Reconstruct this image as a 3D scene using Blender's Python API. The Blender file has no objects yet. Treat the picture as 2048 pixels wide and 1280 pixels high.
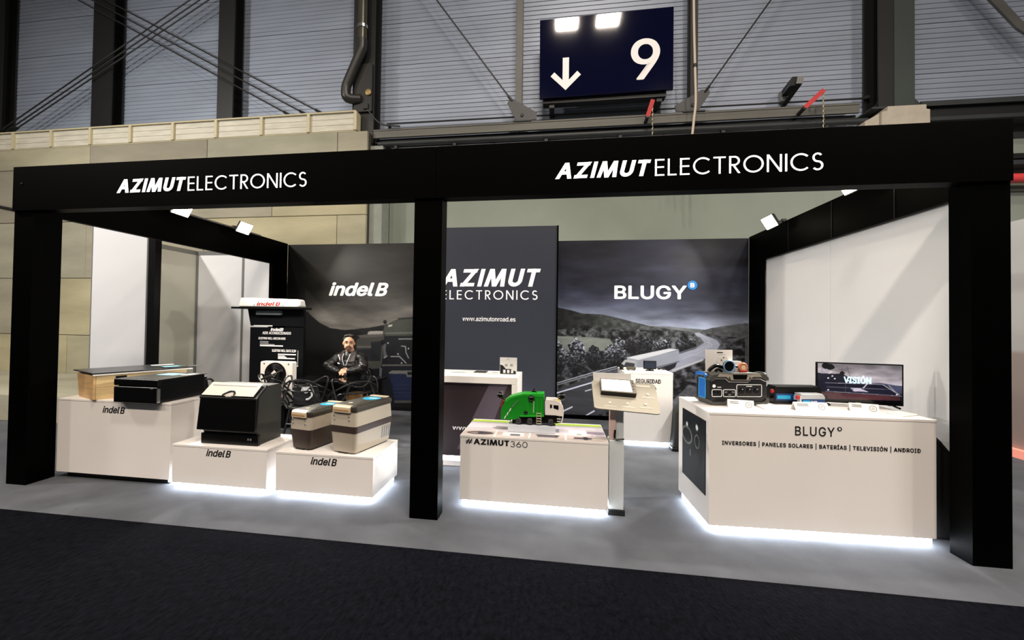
import bpy, bmesh, math, random
import numpy as np
from mathutils import Vector, Matrix

random.seed(7)
SC = bpy.context.scene
COL = SC.collection
R = math.radians

# ------------------------------------------------------------------ camera
F_PX, PX, PY = 862.3, 982.7, 631.1          # for a 2048 x 1280 frame
CAM = Vector((5.123, -3.37, 1.583))
YAW, PITCH, ROLL = R(-8.6), R(0.97), R(0.805)
_f = Vector((math.sin(YAW)*math.cos(PITCH), math.cos(YAW)*math.cos(PITCH), math.sin(PITCH)))
_r = Vector((math.cos(YAW), -math.sin(YAW), 0))
_u = _r.cross(_f)
RT = _r*math.cos(ROLL) + _u*math.sin(ROLL)
UP = -_r*math.sin(ROLL) + _u*math.cos(ROLL)
FW = _f
cam_data = bpy.data.cameras.new('camera')
cam = bpy.data.objects.new('camera', cam_data)
COL.objects.link(cam)
m3 = Matrix((RT, UP, -FW)).transposed()
cam.matrix_world = Matrix.Translation(CAM) @ m3.to_4x4()
cam_data.sensor_width = 36.0
cam_data.lens = F_PX/2048*36.0
cam_data.shift_x = (1024-PX)/2048
cam_data.shift_y = (PY-640)/2048
cam_data.clip_start = 0.05
cam_data.clip_end = 200
SC.camera = cam

# ------------------------------------------------------------------ colour management, world, hall lights
SC.view_settings.view_transform = 'Standard'
SC.view_settings.look = 'None'
SC.view_settings.gamma = 1.0
SC.view_settings.use_curve_mapping = False
SC.view_settings.exposure = 0.0
wd = bpy.data.worlds.new('hall_air')
SC.world = wd
wd.use_nodes = True
wd.node_tree.nodes['Background'].inputs[0].default_value = (0.95, 0.97, 1.0, 1)
wd.node_tree.nodes['Background'].inputs[1].default_value = 0.05

def area_lamp(name, loc, target, size, power, color=(1, 1, 1), size_y=None, spread=180):
    ld = bpy.data.lights.new(name, 'AREA')
    ld.energy = power
    ld.color = color
    ld.shape = 'RECTANGLE'
    ld.size = size
    ld.size_y = size_y or size
    ld.spread = R(spread)
    o = bpy.data.objects.new(name, ld)
    COL.objects.link(o)
    o.location = loc
    o.rotation_euler = (Vector(target)-Vector(loc)).to_track_quat('-Z', 'Y').to_euler()
    return o

# high-bay lamps of the hall roof (12 m up, well above the frame); the nearer pair mirrors in the navy sign
for _x in (5.36, 6.75):
    area_lamp('hall_lamp', (_x, -2.98, 12.0), (_x, -2.98, 0), 0.72, 380, (1.0, 0.865, 0.735), 0.66)
for _x in (-7.0, -1.5, 4.0, 9.5, 15.0):
    area_lamp('hall_lamp', (_x, -8.2, 11.2), (_x, -8.2, 0), 0.72, 620, (1.0, 0.865, 0.735), 0.66)

# unseen lamps added over the neighbouring stands to brighten walls left and right
area_lamp('booth_fill', (-4.0, -1.4, 6.5), (-2.0, 3.6, 1.5), 0.5, 230, (1.0, 0.95, 0.88), 0.5, 150)
area_lamp('booth_fill', (9.4, -1.2, 6.0), (10.9, 1.5, 1.5), 0.5, 130, (1.0, 0.96, 0.9), 0.5, 120)

# ------------------------------------------------------------------ helpers
def at(x, y, X=None, Y=None, Z=None):
    """the point where the sight line of photo pixel (x, y) meets a known plane of the scene"""
    d = RT*((x-PX)/F_PX) - UP*((y-PY)/F_PX) + FW
    if X is not None: t = (X-CAM.x)/d.x
    elif Y is not None: t = (Y-CAM.y)/d.y
    else: t = (Z-CAM.z)/d.z
    return CAM + d*t

def lin(c):
    c = np.asarray(c, float)/255.0
    return np.where(c <= 0.04045, c/12.92, ((c+0.055)/1.055)**2.4)

MATS = {}
def mat(name, rgb=(200, 200, 200), rough=0.5, metal=0.0, emit=0.0, noise=0.0, scale=8.0, bump=0.0, bscale=None,
        spec=0.5, stretch=None, trans=0.0, attr=None, coat=0.0):
    if name in MATS: return MATS[name]
    m = bpy.data.materials.new(name)
    m.use_nodes = True
    nt = m.node_tree
    b = nt.nodes['Principled BSDF']
    col = [float(v) for v in lin(rgb)] + [1.0]
    b.inputs['Base Color'].default_value = col
    b.inputs['Roughness'].default_value = rough
    b.inputs['Metallic'].default_value = metal
    b.inputs['Specular IOR Level'].default_value = spec
    b.inputs['Coat Weight'].default_value = coat
    if trans: b.inputs['Transmission Weight'].default_value = trans
    if emit:
        b.inputs['Emission Color'].default_value = col
        b.inputs['Emission Strength'].default_value = emit
    tc = nt.nodes.new('ShaderNodeTexCoord')
    mp = nt.nodes.new('ShaderNodeMapping')
    nt.links.new(tc.outputs['Object'], mp.inputs['Vector'])
    if stretch: mp.inputs['Scale'].default_value = stretch
    if attr:
        at_ = nt.nodes.new('ShaderNodeAttribute')
        at_.attribute_name = attr
        nt.links.new(at_.outputs['Color'], b.inputs['Base Color'])
        if emit:
            nt.links.new(at_.outputs['Color'], b.inputs['Emission Color'])
    elif noise:
        nz = nt.nodes.new('ShaderNodeTexNoise')
        nz.inputs['Scale'].default_value = scale
        nz.inputs['Detail'].default_value = 6
        nt.links.new(mp.outputs['Vector'], nz.inputs['Vector'])
        rp = nt.nodes.new('ShaderNodeValToRGB')
        rp.color_ramp.elements[0].position = 0.3
        rp.color_ramp.elements[1].position = 0.72
        rp.color_ramp.elements[0].color = [max(0, c*(1-noise)) for c in col[:3]]+[1]
        rp.color_ramp.elements[1].color = [min(1, c*(1+noise*0.6)) for c in col[:3]]+[1]
        nt.links.new(nz.outputs['Fac'], rp.inputs['Fac'])
        nt.links.new(rp.outputs['Color'], b.inputs['Base Color'])
    if bump:
        nb = nt.nodes.new('ShaderNodeTexNoise')
        nb.inputs['Scale'].default_value = bscale or scale*6
        nb.inputs['Detail'].default_value = 5
        nt.links.new(mp.outputs['Vector'], nb.inputs['Vector'])
        bp = nt.nodes.new('ShaderNodeBump')
        bp.inputs['Strength'].default_value = bump
        bp.inputs['Distance'].default_value = 0.01
        nt.links.new(nb.outputs['Fac'], bp.inputs['Height'])
        nt.links.new(bp.outputs['Normal'], b.inputs['Normal'])
    MATS[name] = m
    return m

class MB:
    """collects simple shapes; build() links them as one mesh object"""
    def __init__(s, o=(0, 0, 0)):
        s.v = []; s.f = []; s.o = Vector(o)
    def add(s, vs, fs):
        n = len(s.v)
        s.v += [tuple(p) for p in vs]
        s.f += [tuple(i+n for i in f) for f in fs]
        return s
    def box(s, x0, x1, y0, y1, z0, z1):
        return s.add([(x0,y0,z0),(x1,y0,z0),(x1,y1,z0),(x0,y1,z0),(x0,y0,z1),(x1,y0,z1),(x1,y1,z1),(x0,y1,z1)],
                     [(0,3,2,1),(4,5,6,7),(0,1,5,4),(1,2,6,5),(2,3,7,6),(3,0,4,7)])
    def hexa(s, b, t):
        """b, t: four bottom and four top corners, counter-clockwise from above"""
        return s.add(list(b)+list(t), [(0,3,2,1),(4,5,6,7),(0,1,5,4),(1,2,6,5),(2,3,7,6),(3,0,4,7)])
    def prism(s, poly, axis, lo, hi):
        """poly in the plane across axis: 'x' -> (y,z), 'y' -> (x,z), 'z' -> (x,y)"""
        def P(a, b, c): return {'x': (c, a, b), 'y': (a, c, b), 'z': (a, b, c)}[axis]
        n = len(poly)
        vs = [P(a, b, lo) for a, b in poly]+[P(a, b, hi) for a, b in poly]
        fs = [tuple(range(n))[::-1], tuple(range(n, 2*n))]
        fs += [(i, (i+1) % n, (i+1) % n+n, i+n) for i in range(n)]
        return s.add(vs, fs)
    def tube(s, pts, r, seg=8, smooth_path=0, closed=False, cap=True):
        P = [Vector(p) for p in pts]
        rad = list(r) if hasattr(r, '__len__') else [r]*len(P)
        if smooth_path:
            Q = []; rr = []
            n = len(P)
            rng = n if closed else n-1
            for i in range(rng):
                g = lambda k: P[k % n] if closed else P[max(0, min(n-1, k))]
                p0, p1, p2, p3 = g(i-1), g(i), g(i+1), g(i+2)
                for k in range(smooth_path):
                    t = k/smooth_path
                    Q.append(0.5*((2*p1)+(p2-p0)*t+(2*p0-5*p1+4*p2-p3)*t*t+(3*p1-p0-3*p2+p3)*t**3))
                    rr.append(rad[i]*(1-t)+rad[(i+1) % n]*t)
            if not closed: Q.append(P[-1]); rr.append(rad[-1])
            P, rad = Q, rr
        n = len(P); vs = []; fs = []
        prev = None
        for i, p in enumerate(P):
            a = P[(i-1) % n] if (closed or i > 0) else p
            b = P[(i+1) % n] if (closed or i < n-1) else p
            t = (b-a).normalized()
            if prev is None:
                u = t.orthogonal().normalized()
            else:
                u = (prev-t*prev.dot(t))
                u = u.normalized() if u.length > 1e-6 else t.orthogonal().normalized()
            prev = u
            w = t.cross(u)
            for k in range(seg):
                an = 2*math.pi*k/seg
                vs.append(p+(u*math.cos(an)+w*math.sin(an))*rad[i])
        for i in range(n if closed else n-1):
            j = (i+1) % n
            for k in range(seg):
                k2 = (k+1) % seg
                fs.append((i*seg+k, i*seg+k2, j*seg+k2, j*seg+k))
        if cap and not closed:
            fs.append(tuple(range(seg))[::-1])
            fs.append(tuple(range((n-1)*seg, n*seg)))
        return s.add(vs, fs)
    def cyl(s, p, q, r, seg=16):
        return s.tube([p, q], r, seg)
    def lathe(s, prof, c, axis='z', seg=20):
        """prof: list of (radius, offset along the axis)"""
        vs = []; fs = []
        for r, h in prof:
            for k in range(seg):
                a = 2*math.pi*k/seg
                u, w = r*math.cos(a), r*math.sin(a)
                d = {'z': (u, w, h), 'y': (u, h, w), 'x': (h, u, w)}[axis]
                vs.append((c[0]+d[0], c[1]+d[1], c[2]+d[2]))
        n = len(prof)
        for i in range(n-1):
            for k in range(seg):
                k2 = (k+1) % seg
                fs.append((i*seg+k, i*seg+k2, (i+1)*seg+k2, (i+1)*seg+k))
        fs.append(tuple(range(seg))[::-1])
        fs.append(tuple(range((n-1)*seg, n*seg)))
        return s.add(vs, fs)
    def ball(s, c, r, seg=14, rings=9):
        rx, ry, rz = r if hasattr(r, '__len__') else (r, r, r)
        vs = []; fs = []
        for i in range(1, rings):
            t = math.pi*i/rings
            for k in range(seg):
                a = 2*math.pi*k/seg
                vs.append((c[0]+rx*math.sin(t)*math.cos(a), c[1]+ry*math.sin(t)*math.sin(a), c[2]+rz*math.cos(t)))
        top = len(vs); vs.append((c[0], c[1], c[2]+rz)); vs.append((c[0], c[1], c[2]-rz))
        for i in range(rings-2):
            for k in range(seg):
                k2 = (k+1) % seg
                fs.append((i*seg+k, (i+1)*seg+k, (i+1)*seg+k2, i*seg+k2))
        for k in range(seg):
            k2 = (k+1) % seg
            fs.append((top, k, k2))
            fs.append((top+1, (rings-2)*seg+k2, (rings-2)*seg+k))
        return s.add(vs, fs)
    def rrect(s, cx, cz, w, h, r, y0, y1, n=4):
        """rounded rectangle plate facing -Y"""
        return s.prism(rr_poly(cx, cz, w, h, r, n), 'y', y0, y1)
    def build(s, name, m, parent=None, bevel=0.0, seg=2, smooth=False, norm=True):
        me = bpy.data.meshes.new(name)
        vs = [(v[0]-s.o.x, v[1]-s.o.y, v[2]-s.o.z) for v in s.v]
        me.from_pydata(vs, [], s.f)
        if bevel or norm:
            bm = bmesh.new(); bm.from_mesh(me)
            if norm: bmesh.ops.recalc_face_normals(bm, faces=bm.faces)
            if bevel:
                es = [e for e in bm.edges if len(e.link_faces) == 2 and e.calc_face_angle(0) > 0.45]
                bmesh.ops.bevel(bm, geom=es, offset=bevel, segments=seg, affect='EDGES', profile=0.5)
            bm.to_mesh(me); bm.free()
        me.materials.append(m)
        if smooth:
            for p in me.polygons: p.use_smooth = True
            try: me.set_sharp_from_angle(angle=R(40))
            except Exception: pass
        ob = bpy.data.objects.new(name, me)
        COL.objects.link(ob)
        if parent is not None: ob.parent = parent
        return ob

def rr_poly(cx, cz, w, h, r, n=4):
    pts = []
    for (sx, sz, a0) in ((1, 1, 0), (-1, 1, 90), (-1, -1, 180), (1, -1, 270)):
        for k in range(n+1):
            a = R(a0+90*k/n)
            pts.append((cx+sx*(w/2-r)+r*math.cos(a), cz+sz*(h/2-r)+r*math.sin(a)))
    return pts

def tag(o, label=None, cat=None, group=None, kind=None):
    if label: o['label'] = label
    if cat: o['category'] = cat
    if group: o['group'] = group
    if kind: o['kind'] = kind
    return o

def thing(name, label, cat, loc=(0, 0, 0), rz=0.0, group=None):
    o = bpy.data.objects.new(name, None)
    COL.objects.link(o)
    o.location = loc
    o.rotation_euler = (0, 0, rz)
    o.empty_display_size = 0.1
    return tag(o, label, cat, group)

def copy_tree(o, parent=None):
    c = o.copy(); COL.objects.link(c)
    if parent is not None: c.parent = parent
    for ch in list(o.children): copy_tree(ch, c)
    return c

# ------------------------------------------------------------------ lettering
try:
    import os
    FONT = bpy.data.fonts.load(os.path.join(bpy.utils.system_resource('DATAFILES', path='fonts'), 'Inter.woff2'))
except Exception:
    FONT = None

def text_mesh(body, bold=0.0, shear=0.0, spacing=1.0):
    cu = bpy.data.curves.new('lettering', 'FONT')
    cu.body = body
    if FONT: cu.font = FONT
    cu.shear = shear
    cu.space_character = spacing
    cu.resolution_u = 4
    cu.fill_mode = 'FRONT'
    ob = bpy.data.objects.new('lettering', cu)
    COL.objects.link(ob)
    bpy.context.view_layer.update()
    me = bpy.data.meshes.new_from_object(ob.evaluated_get(bpy.context.evaluated_depsgraph_get()))
    bpy.data.objects.remove(ob); bpy.data.curves.remove(cu)
    if bold > 0:      # heavier weight: the outline smeared around a small circle
        n = len(me.vertices)
        co = np.zeros(n*3); me.vertices.foreach_get('co', co); co = co.reshape(-1, 3)
        fs = [tuple(p.vertices) for p in me.polygons]
        V = []; F = []
        for k in range(8):
            a = 2*math.pi*k/8
            V += (co+np.array([bold*math.cos(a), bold*.8*math.sin(a), .00005*k])).tolist()
            F += [tuple(i+n*k for i in f) for f in fs]
        bpy.data.meshes.remove(me)
        me = bpy.data.meshes.new('lettering'); me.from_pydata(V, [], F)
    return me

def place_letters(me, name, x0, x1, z0, z1, y, m, parent, off=(0, 0, 0), plane='y', thick=0.004, lohi=None):
    """fits flat lettering into the box x0..x1, z0..z1 on the plane (facing -Y, or -X, or up)"""
    n = len(me.vertices)
    co = np.zeros(n*3); me.vertices.foreach_get('co', co); co = co.reshape(-1, 3)
    lo, hi = lohi if lohi is not None else (co.min(0), co.max(0))
    sx = (x1-x0)/max(1e-6, hi[0]-lo[0]); sz = (z1-z0)/max(1e-6, hi[1]-lo[1])
    a = x0+(co[:, 0]-lo[0])*sx; b = z0+(co[:, 1]-lo[1])*sz
    if plane == 'y': P = np.stack([a, y-co[:, 2], b], 1)
    elif plane == 'z': P = np.stack([a, b, y+co[:, 2]], 1)
    P -= np.array(off)
    me.vertices.foreach_set('co', P.ravel()); me.update()
    me.materials.clear(); me.materials.append(m)
    bm = bmesh.new(); bm.from_mesh(me)
    d = Vector((0, -thick, 0)) if plane == 'y' else Vector((0, 0, thick))
    g = bmesh.ops.extrude_face_region(bm, geom=bm.faces[:])
    bmesh.ops.translate(bm, vec=d, verts=[v for v in g['geom'] if isinstance(v, bmesh.types.BMVert)])
    bmesh.ops.recalc_face_normals(bm, faces=bm.faces)
    bm.to_mesh(me); bm.free()
    me.name = name
    ob = bpy.data.objects.new(name, me)
    COL.objects.link(ob)
    ob.parent = parent
    return ob

def letters(body, x0, x1, z0, z1, y, m, parent, bold=0.0, shear=0.0, spacing=1.0, off=(0, 0, 0), name='lettering', plane='y', thick=0.004):
    return place_letters(text_mesh(body, bold, shear, spacing), name, x0, x1, z0, z1, y, m, parent, off, plane, thick)

# geometric capitals drawn as strokes: S(a, b) straight, A(cx, cy, rx, ry, a0, a1) arc
GEO = {
 'A': (0.84, [('d', 0, 0, .42, 1), ('d', .84, 0, .42, 1), ('h', .18, .66, .33)]),
 'Z': (0.70, [('h', 0, .70, 1), ('d', 0, 0, .70, 1), ('h', 0, .70, 0)]),
 'I': (0.0, [('v', 0, 0, 1)]),
 'M': (1.06, [('d', 0, 0, .14, 1), ('d', .53, .0, .16, 1), ('d', .53, .0, .90, 1), ('d', 1.06, 0, .92, 1)]),
 'U': (0.62, [('v', 0, .31, 1), ('v', .62, .31, 1), ('a', .31, .31, .31, .31, 180, 360)]),
 'T': (0.60, [('h', 0, .60, 1), ('v', .30, 0, 1)]),
 'E': (0.46, [('v', 0, 0, 1), ('h', 0, .46, 1), ('h', 0, .44, .52), ('h', 0, .46, 0)]),
 'L': (0.42, [('v', 0, 0, 1), ('h', 0, .42, 0)]),
 'C': (0.86, [('a', .5, .5, .5, .5, 45, 315)]),
 'R': (0.50, [('v', 0, 0, 1), ('h', 0, .22, 1), ('a', .22, .74, .26, .26, -90, 90), ('h', 0, .22, .48), ('d', .50, 0, .17, .48)]),
 'O': (1.0, [('a', .5, .5, .5, .5, 0, 360)]),
 'N': (0.70, [('v', 0, 0, 1), ('v', .70, 0, 1), ('d', .70, 0, 0, 1)]),
 'S': (0.48, [('a', .24, .755, .22, .245, 35, 270), ('a', .24, .255, .24, .255, -145, 90)]),
 '3': (0.50, [('a', .24, .76, .22, .24, -90, 150), ('a', .24, .26, .26, .26, -150, 90)]),
 '6': (0.52, [('a', .26, .29, .26, .29, 0, 360), ('d', .035, .42, .36, 1)]),
 '0': (0.56, [('a', .28, .5, .28, .5, 0, 360)]),
 '#': (0.70, [('d', .10, 0, .28, 1), ('d', .42, 0, .60, 1), ('h', 0, .68, .66), ('h', 0, .68, .33)]),
}
def geo_mesh(body, w, gap=0.2, shear=0.0, only=None):
    vs = []; fs = []
    x = 0.0
    s = 1-w
    Y = lambda t: w/2+t*s
    def quad(p):
        n = len(vs); vs.extend([(a+shear*b, b, .00004*(n//4 % 24)) for a, b in p]); fs.append((n, n+1, n+2, n+3))
    for ci, ch in enumerate(body):
        wd, st = GEO[ch]
        x0 = x+w/2
        k = s if wd > 0 else 1
        for q in (st if only in (None, ci) else ()):
            if q[0] == 'h':
                yy = Y(q[3]); quad([(x0+q[1]*k-w/2*(1 if q[1] == 0 else 0), yy-w*.46), (x0+q[2]*k+w/2*.6, yy-w*.46), (x0+q[2]*k+w/2*.6, yy+w*.46), (x0+q[1]*k-w/2*(1 if q[1] == 0 else 0), yy+w*.46)])
            elif q[0] == 'v':
                xx = x0+q[1]*k; y0 = Y(q[2]) if q[2] > 0 else 0; y1 = Y(q[3]) if q[3] < 1 else 1
                quad([(xx-w/2, y0), (xx+w/2, y0), (xx+w/2, y1), (xx-w/2, y1)])
            elif q[0] == 'd':
                xa, ya, xb, yb = x0+q[1]*k, q[2], x0+q[3]*k, q[4]
                ya = Y(ya) if 0 < ya < 1 else ya; yb = Y(yb) if 0 < yb < 1 else yb
                L = math.hypot(xb-xa, yb-ya)
                hw = w/2*L/abs(yb-ya)
                hw = min(hw, w*1.0)
                quad([(xa-hw, ya), (xa+hw, ya), (xb+hw, yb), (xb-hw, yb)])
            else:
                _, cx, cy, rx, ry, a0, a1 = q
                cx = x0+cx*k; cy = Y(cy); rx *= k; ry *= s
                N = max(6, int(abs(a1-a0)/9))
                for i in range(N):
                    t0, t1 = R(a0+(a1-a0)*i/N), R(a0+(a1-a0)*(i+1)/N)
                    f = lambda t, e: (cx+(rx+e)*math.cos(t), cy+(ry+e)*math.sin(t))
                    quad([f(t0, -w/2), f(t0, w/2), f(t1, w/2), f(t1, -w/2)])
        x += wd*k+w+gap
    me = bpy.data.meshes.new('lettering')
    me.from_pydata(vs, [], fs)
    return me

def geo_letters(body, x0, x1, z0, z1, y, m, parent, w=0.1, gap=0.2, shear=0.0, off=(0, 0, 0), thick=0.004):
    return place_letters(geo_mesh(body, w, gap, shear), 'lettering', x0, x1, z0, z1, y, m, parent, off, 'y', thick)

def sign_letters(body, x0, x1, z0, z1, y, m, parent, w=0.1, gap=0.2, shear=0.0, off=(0, 0, 0), thick=0.004):
    """raised sign letters, each an object of its own"""
    full = geo_mesh(body, w, gap, shear)
    co = np.array([v.co[:] for v in full.vertices]); lohi = (co.min(0), co.max(0))
    bpy.data.meshes.remove(full)
    for k in range(len(body)):
        place_letters(geo_mesh(body, w, gap, shear, only=k), 'letter', x0, x1, z0, z1, y, m, parent, off, 'y', thick, lohi)

# printed pictures: colour attribute on a fine flat mesh
def hash2(ix, iy, seed=0):
    h = (ix.astype(np.int64)*374761393+iy.astype(np.int64)*668265263+seed*1442695041) & 0x7fffffff
    h = ((h ^ (h >> 13))*1274126177) & 0x7fffffff
    return ((h ^ (h >> 16)) & 0xffff)/65535.0
def vnoise(x, y, seed=0):
    ix, iy = np.floor(x), np.floor(y)
    fx, fy = x-ix, y-iy
    fx = fx*fx*(3-2*fx); fy = fy*fy*(3-2*fy)
    a = hash2(ix, iy, seed); b = hash2(ix+1, iy, seed); c = hash2(ix, iy+1, seed); d = hash2(ix+1, iy+1, seed)
    return (a*(1-fx)+b*fx)*(1-fy)+(c*(1-fx)+d*fx)*fy
def fbm(x, y, seed=0, oct=4):
    s = 0; a = 0.5; t = 0
    for i in range(oct):
        s = s+a*vnoise(x*2**i, y*2**i, seed+i); t += a; a *= 0.55
    return s/t
def inpoly(x, y, poly):
    r = np.zeros(x.shape, bool)
    n = len(poly)
    for i in range(n):
        x1, y1 = poly[i]; x2, y2 = poly[(i+1) % n]
        if y1 == y2: continue
        c = ((y1 > y) != (y2 > y)) & (x < (x2-x1)*(y-y1)/(y2-y1)+x1)
        r ^= c
    return r
def segdist(x, y, a, b):
    dx, dy = b[0]-a[0], b[1]-a[1]
    t = np.clip(((x-a[0])*dx+(y-a[1])*dy)/(dx*dx+dy*dy+1e-12), 0, 1)
    return np.hypot(x-a[0]-t*dx, y-a[1]-t*dy)

def print_grid(name, nx, nz, fn, to3d, m, parent, aa=4):
    """fn(u, v) -> rgb 0..255 arrays; to3d(u, v) -> xyz arrays; u, v in 0..1 (v up)"""
    u, v = np.meshgrid(np.linspace(0, 1, nx+1), np.linspace(0, 1, nz+1))
    u = u.ravel(); v = v.ravel()
    P = np.stack(to3d(u, v), 1)
    rgb = 0
    for k in range(aa):          # averaged over the cell, as a printed dot pattern would be
        du, dv = ((k % 2)-.5)*.5/nx, ((k//2)-.5)*.5/nz
        rgb = rgb+np.clip(fn(np.clip(u+du, 0, 1), np.clip(v+dv, 0, 1)), 0, 255)/aa
    me = bpy.data.meshes.new(name)
    i = np.arange(nx*nz); r = i//nx; c = i % nx
    a = r*(nx+1)+c
    F = np.stack([a, a+1, a+nx+2, a+nx+1], 1)
    me.from_pydata(P.tolist(), [], F.tolist())
    ca = me.color_attributes.new('print', 'FLOAT_COLOR', 'POINT')
    buf = np.ones((len(u), 4), np.float32); buf[:, :3] = lin(rgb)
    ca.data.foreach_set('color', buf.ravel())
    me.materials.append(m)
    ob = bpy.data.objects.new(name, me)
    COL.objects.link(ob); ob.parent = parent
    return ob

# ------------------------------------------------------------------ materials
M_black = mat('black_board', (1, 1, 1), 0.5, noise=0.2, scale=3, spec=.025)
M_blackm = mat('black_metal', (12, 12, 13), 0.35, spec=.3)
M_blackp = mat('black_plastic', (9, 9, 10), 0.32, spec=.35)
M_white = mat('white_laminate', (236, 232, 228), 0.35, noise=0.03, scale=2)
M_whitep = mat('white_plastic', (235, 233, 228), 0.35)
M_letter_w = mat('white_letter', (250, 250, 252), 0.4)
M_letter_lit = mat('lit_white_letter', (250, 250, 255), 0.4, emit=0.75)
M_letter_k = mat('black_letter', (20, 19, 20), 0.4)
M_steel = mat('dark_steel', (52, 56, 58), 0.5, metal=0.2, noise=0.2, scale=2)
M_steel2 = mat('grey_steel', (96, 96, 94), 0.5, metal=0.2, noise=0.2, scale=2)
M_rod = mat('brace_steel', (38, 38, 38), 0.5)
M_clad = mat('grey_cladding', (150, 161, 179), 0.42, metal=0.15, noise=0.12, scale=0.7, stretch=(1, 1, 4))
M_conc = mat('concrete', (188, 178, 150), 0.85, noise=0.25, scale=1.3, bump=0.25, bscale=30)
M_conc2 = mat('concrete_dark', (168, 160, 138), 0.85, noise=0.28, scale=1.1, bump=0.25, bscale=30)
M_plaster = mat('green_grey_plaster', (134, 142, 132), 0.8, noise=0.12, scale=0.8)
M_chrome = mat('chrome', (200, 200, 200), 0.2, metal=0.9)
M_grey = mat('mid_grey_plastic', (120, 122, 124), 0.45)
M_led = mat('led_diffuser', (236, 244, 255), 0.4, emit=24.0)
M_red = mat('red_paint', (190, 30, 34), 0.45)
M_cyan = mat('cyan_print', (30, 170, 215), .4)
M_logo = mat('logo_blue', (14, 110, 180), .4)
M_paper = mat('white_paper', (245, 243, 238), 0.6)

# ------------------------------------------------------------------ floor
M_floor = mat('grey_stand_carpet', (88, 91, 97), 0.9, noise=0.28, scale=2.2, bump=0.35, bscale=260, spec=0.2)
M_aisle = mat('dark_aisle_carpet', (11, 12, 19), 0.95, noise=0.75, scale=38, bump=1.0, bscale=70, spec=0.04, stretch=(1, .45, 1))
M_hallfloor = mat('concrete_floor', (140, 138, 132), 0.8, noise=0.2, scale=1.5)
tag(MB().box(-20, 20, -14, 9, -0.10, -0.012).build('floor', M_hallfloor), kind='structure')
fl = tag(MB().box(-19, 16.5, -0.44, 4.29, -0.012, 0.0).build('floor', M_floor), kind='structure')
tag(MB().box(-20, 20, -12, -0.442, -0.012, -0.001).build('floor', M_aisle), kind='structure')

# ------------------------------------------------------------------ hall wall
wall = tag(MB().box(-19.6, 17, 4.86, 5.0, 0, 10.2).build('wall_back', M_steel2), kind='structure')
# corrugated cladding panels between the columns
cols = [-7.58, -4.67, -1.68, 1.33, 4.385, 7.44, 10.50, 13.6]
bays = [-19.6, -16.6, -13.6, -10.6]+cols+[16.6]
def cladding_mesh(w):
    prof = []
    h = 0.85
    n = 10
    for k in range(n):
        z = k*h/n
        prof += [(z+0.002, 0.0), (z+0.055, 0.0), (z+0.063, 0.010), (z+0.077, 0.010)]
    prof.append((h-0.004, 0.010)); 
    vs = []; fs = []
    for z, d in prof:
        vs += [(0, d, z), (w, d, z)]
    for i in range(len(prof)-1):
        fs.append((2*i, 2*i+1, 2*i+3, 2*i+2))
    b = len(vs)
    vs += [(0, .05, 0), (w, .05, 0), (w, .05, h-.004), (0, .05, h-.004)]
    fs += [(b, b+3, b+2, b+1), (0, b, b+1, 1)]
    me = bpy.data.meshes.new('cladding_panel'); me.from_pydata(vs, [], fs); me.materials.append(M_clad)
    bm = bmesh.new(); bm.from_mesh(me); bmesh.ops.recalc_face_normals(bm, faces=bm.faces); bm.to_mesh(me); bm.free()
    return me
cache = {}
for i in range(len(bays)-1):
    w = round(bays[i+1]-bays[i]-0.01, 2)
    if w not in cache: cache[w] = cladding_mesh(w)
    for r in range(6):
        o = bpy.data.objects.new('cladding_panel', cache[w]); COL.objects.link(o)
        o.parent = wall
        o.location = (bays[i]+0.005, 4.80, 5.02+0.85*r)
# white flashing strip at the foot of the cladding, seen between beam and pipe
M_strip = mat('pale_flashing', (205, 205, 208), 0.5)
for k in range(8): MB().box(1.95+k*1.0, 2.93+k*1.0, 4.50, 4.77, 4.78, 4.925).build('flashing_strip', M_strip, wall)
# plaster wall behind the stand
MB().box(1.81, 16.9, 4.78, 4.86, 0, 4.695).build('plaster_panel', M_plaster, wall)
# concrete panels in courses
courses = [0, 1.2, 2.4, 3.6, 4.75, 5.2]
joints = [[-19.5, -16.2, -13.3, -10.4, -7.9, -5.1, -2.3, 0.2, 1.54], [-19.5, -16.4, -13.2, -10.4, -9.0, -6.2, -3.4, -0.9, 1.54], [-19.5, -16.4, -13.2, -10.4, -7.5, -4.7, -1.9, 0.95, 1.54],
          [-19.5, -16.4, -13.2, -10.4, -8.8, -6.0, -3.2, -0.42, 1.54], [-19.5, -16.4, -13.2, -10.4, -7.45, -4.66, -1.88, 0.93, 1.54]]
tones = [(170, 166, 142), (162, 160, 142), (178, 172, 142), (148, 144, 128), (164, 160, 142)]
MC = [mat('concrete_%s' % n, t, 0.85, noise=0.26, scale=1.2, bump=0.3, bscale=25, stretch=(0.5, 1, 1.6))
      for n, t in zip(('warm', 'pale', 'ochre', 'grey', 'sand'), tones)]
for r in range(5):
    for k in range(len(joints[r])-1):
        x0, x1 = joints[r][k], joints[r][k+1]
        j = random.uniform(0, 0.006)
        MB().box(x0+.006, x1-.006, 4.30+j, 4.79, courses[r]+.006, courses[r+1]-.004).build('concrete_panel', MC[(r*2+k*3) % 5], wall, bevel=0.006, seg=1)
MB().box(-19.5, 1.54, 4.36, 4.79, 0, 5.19).build('joint_filling', mat('joint_grey', (70, 66, 58), 0.9), wall)
# pale pilaster where the concrete ends
MB().box(1.548, 1.80, 4.42, 4.78, 0, 4.95).build('pilaster', mat('pilaster_grey', (140, 146, 138), 0.7, noise=0.1), wall)
# low concrete kerb along the hall wall left of the stand
tag(MB().box(-19.5, -1.75, 2.0, 4.28, 0, 0.40).build('trim_1', MC[1], bevel=0.01), kind='structure')

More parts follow.
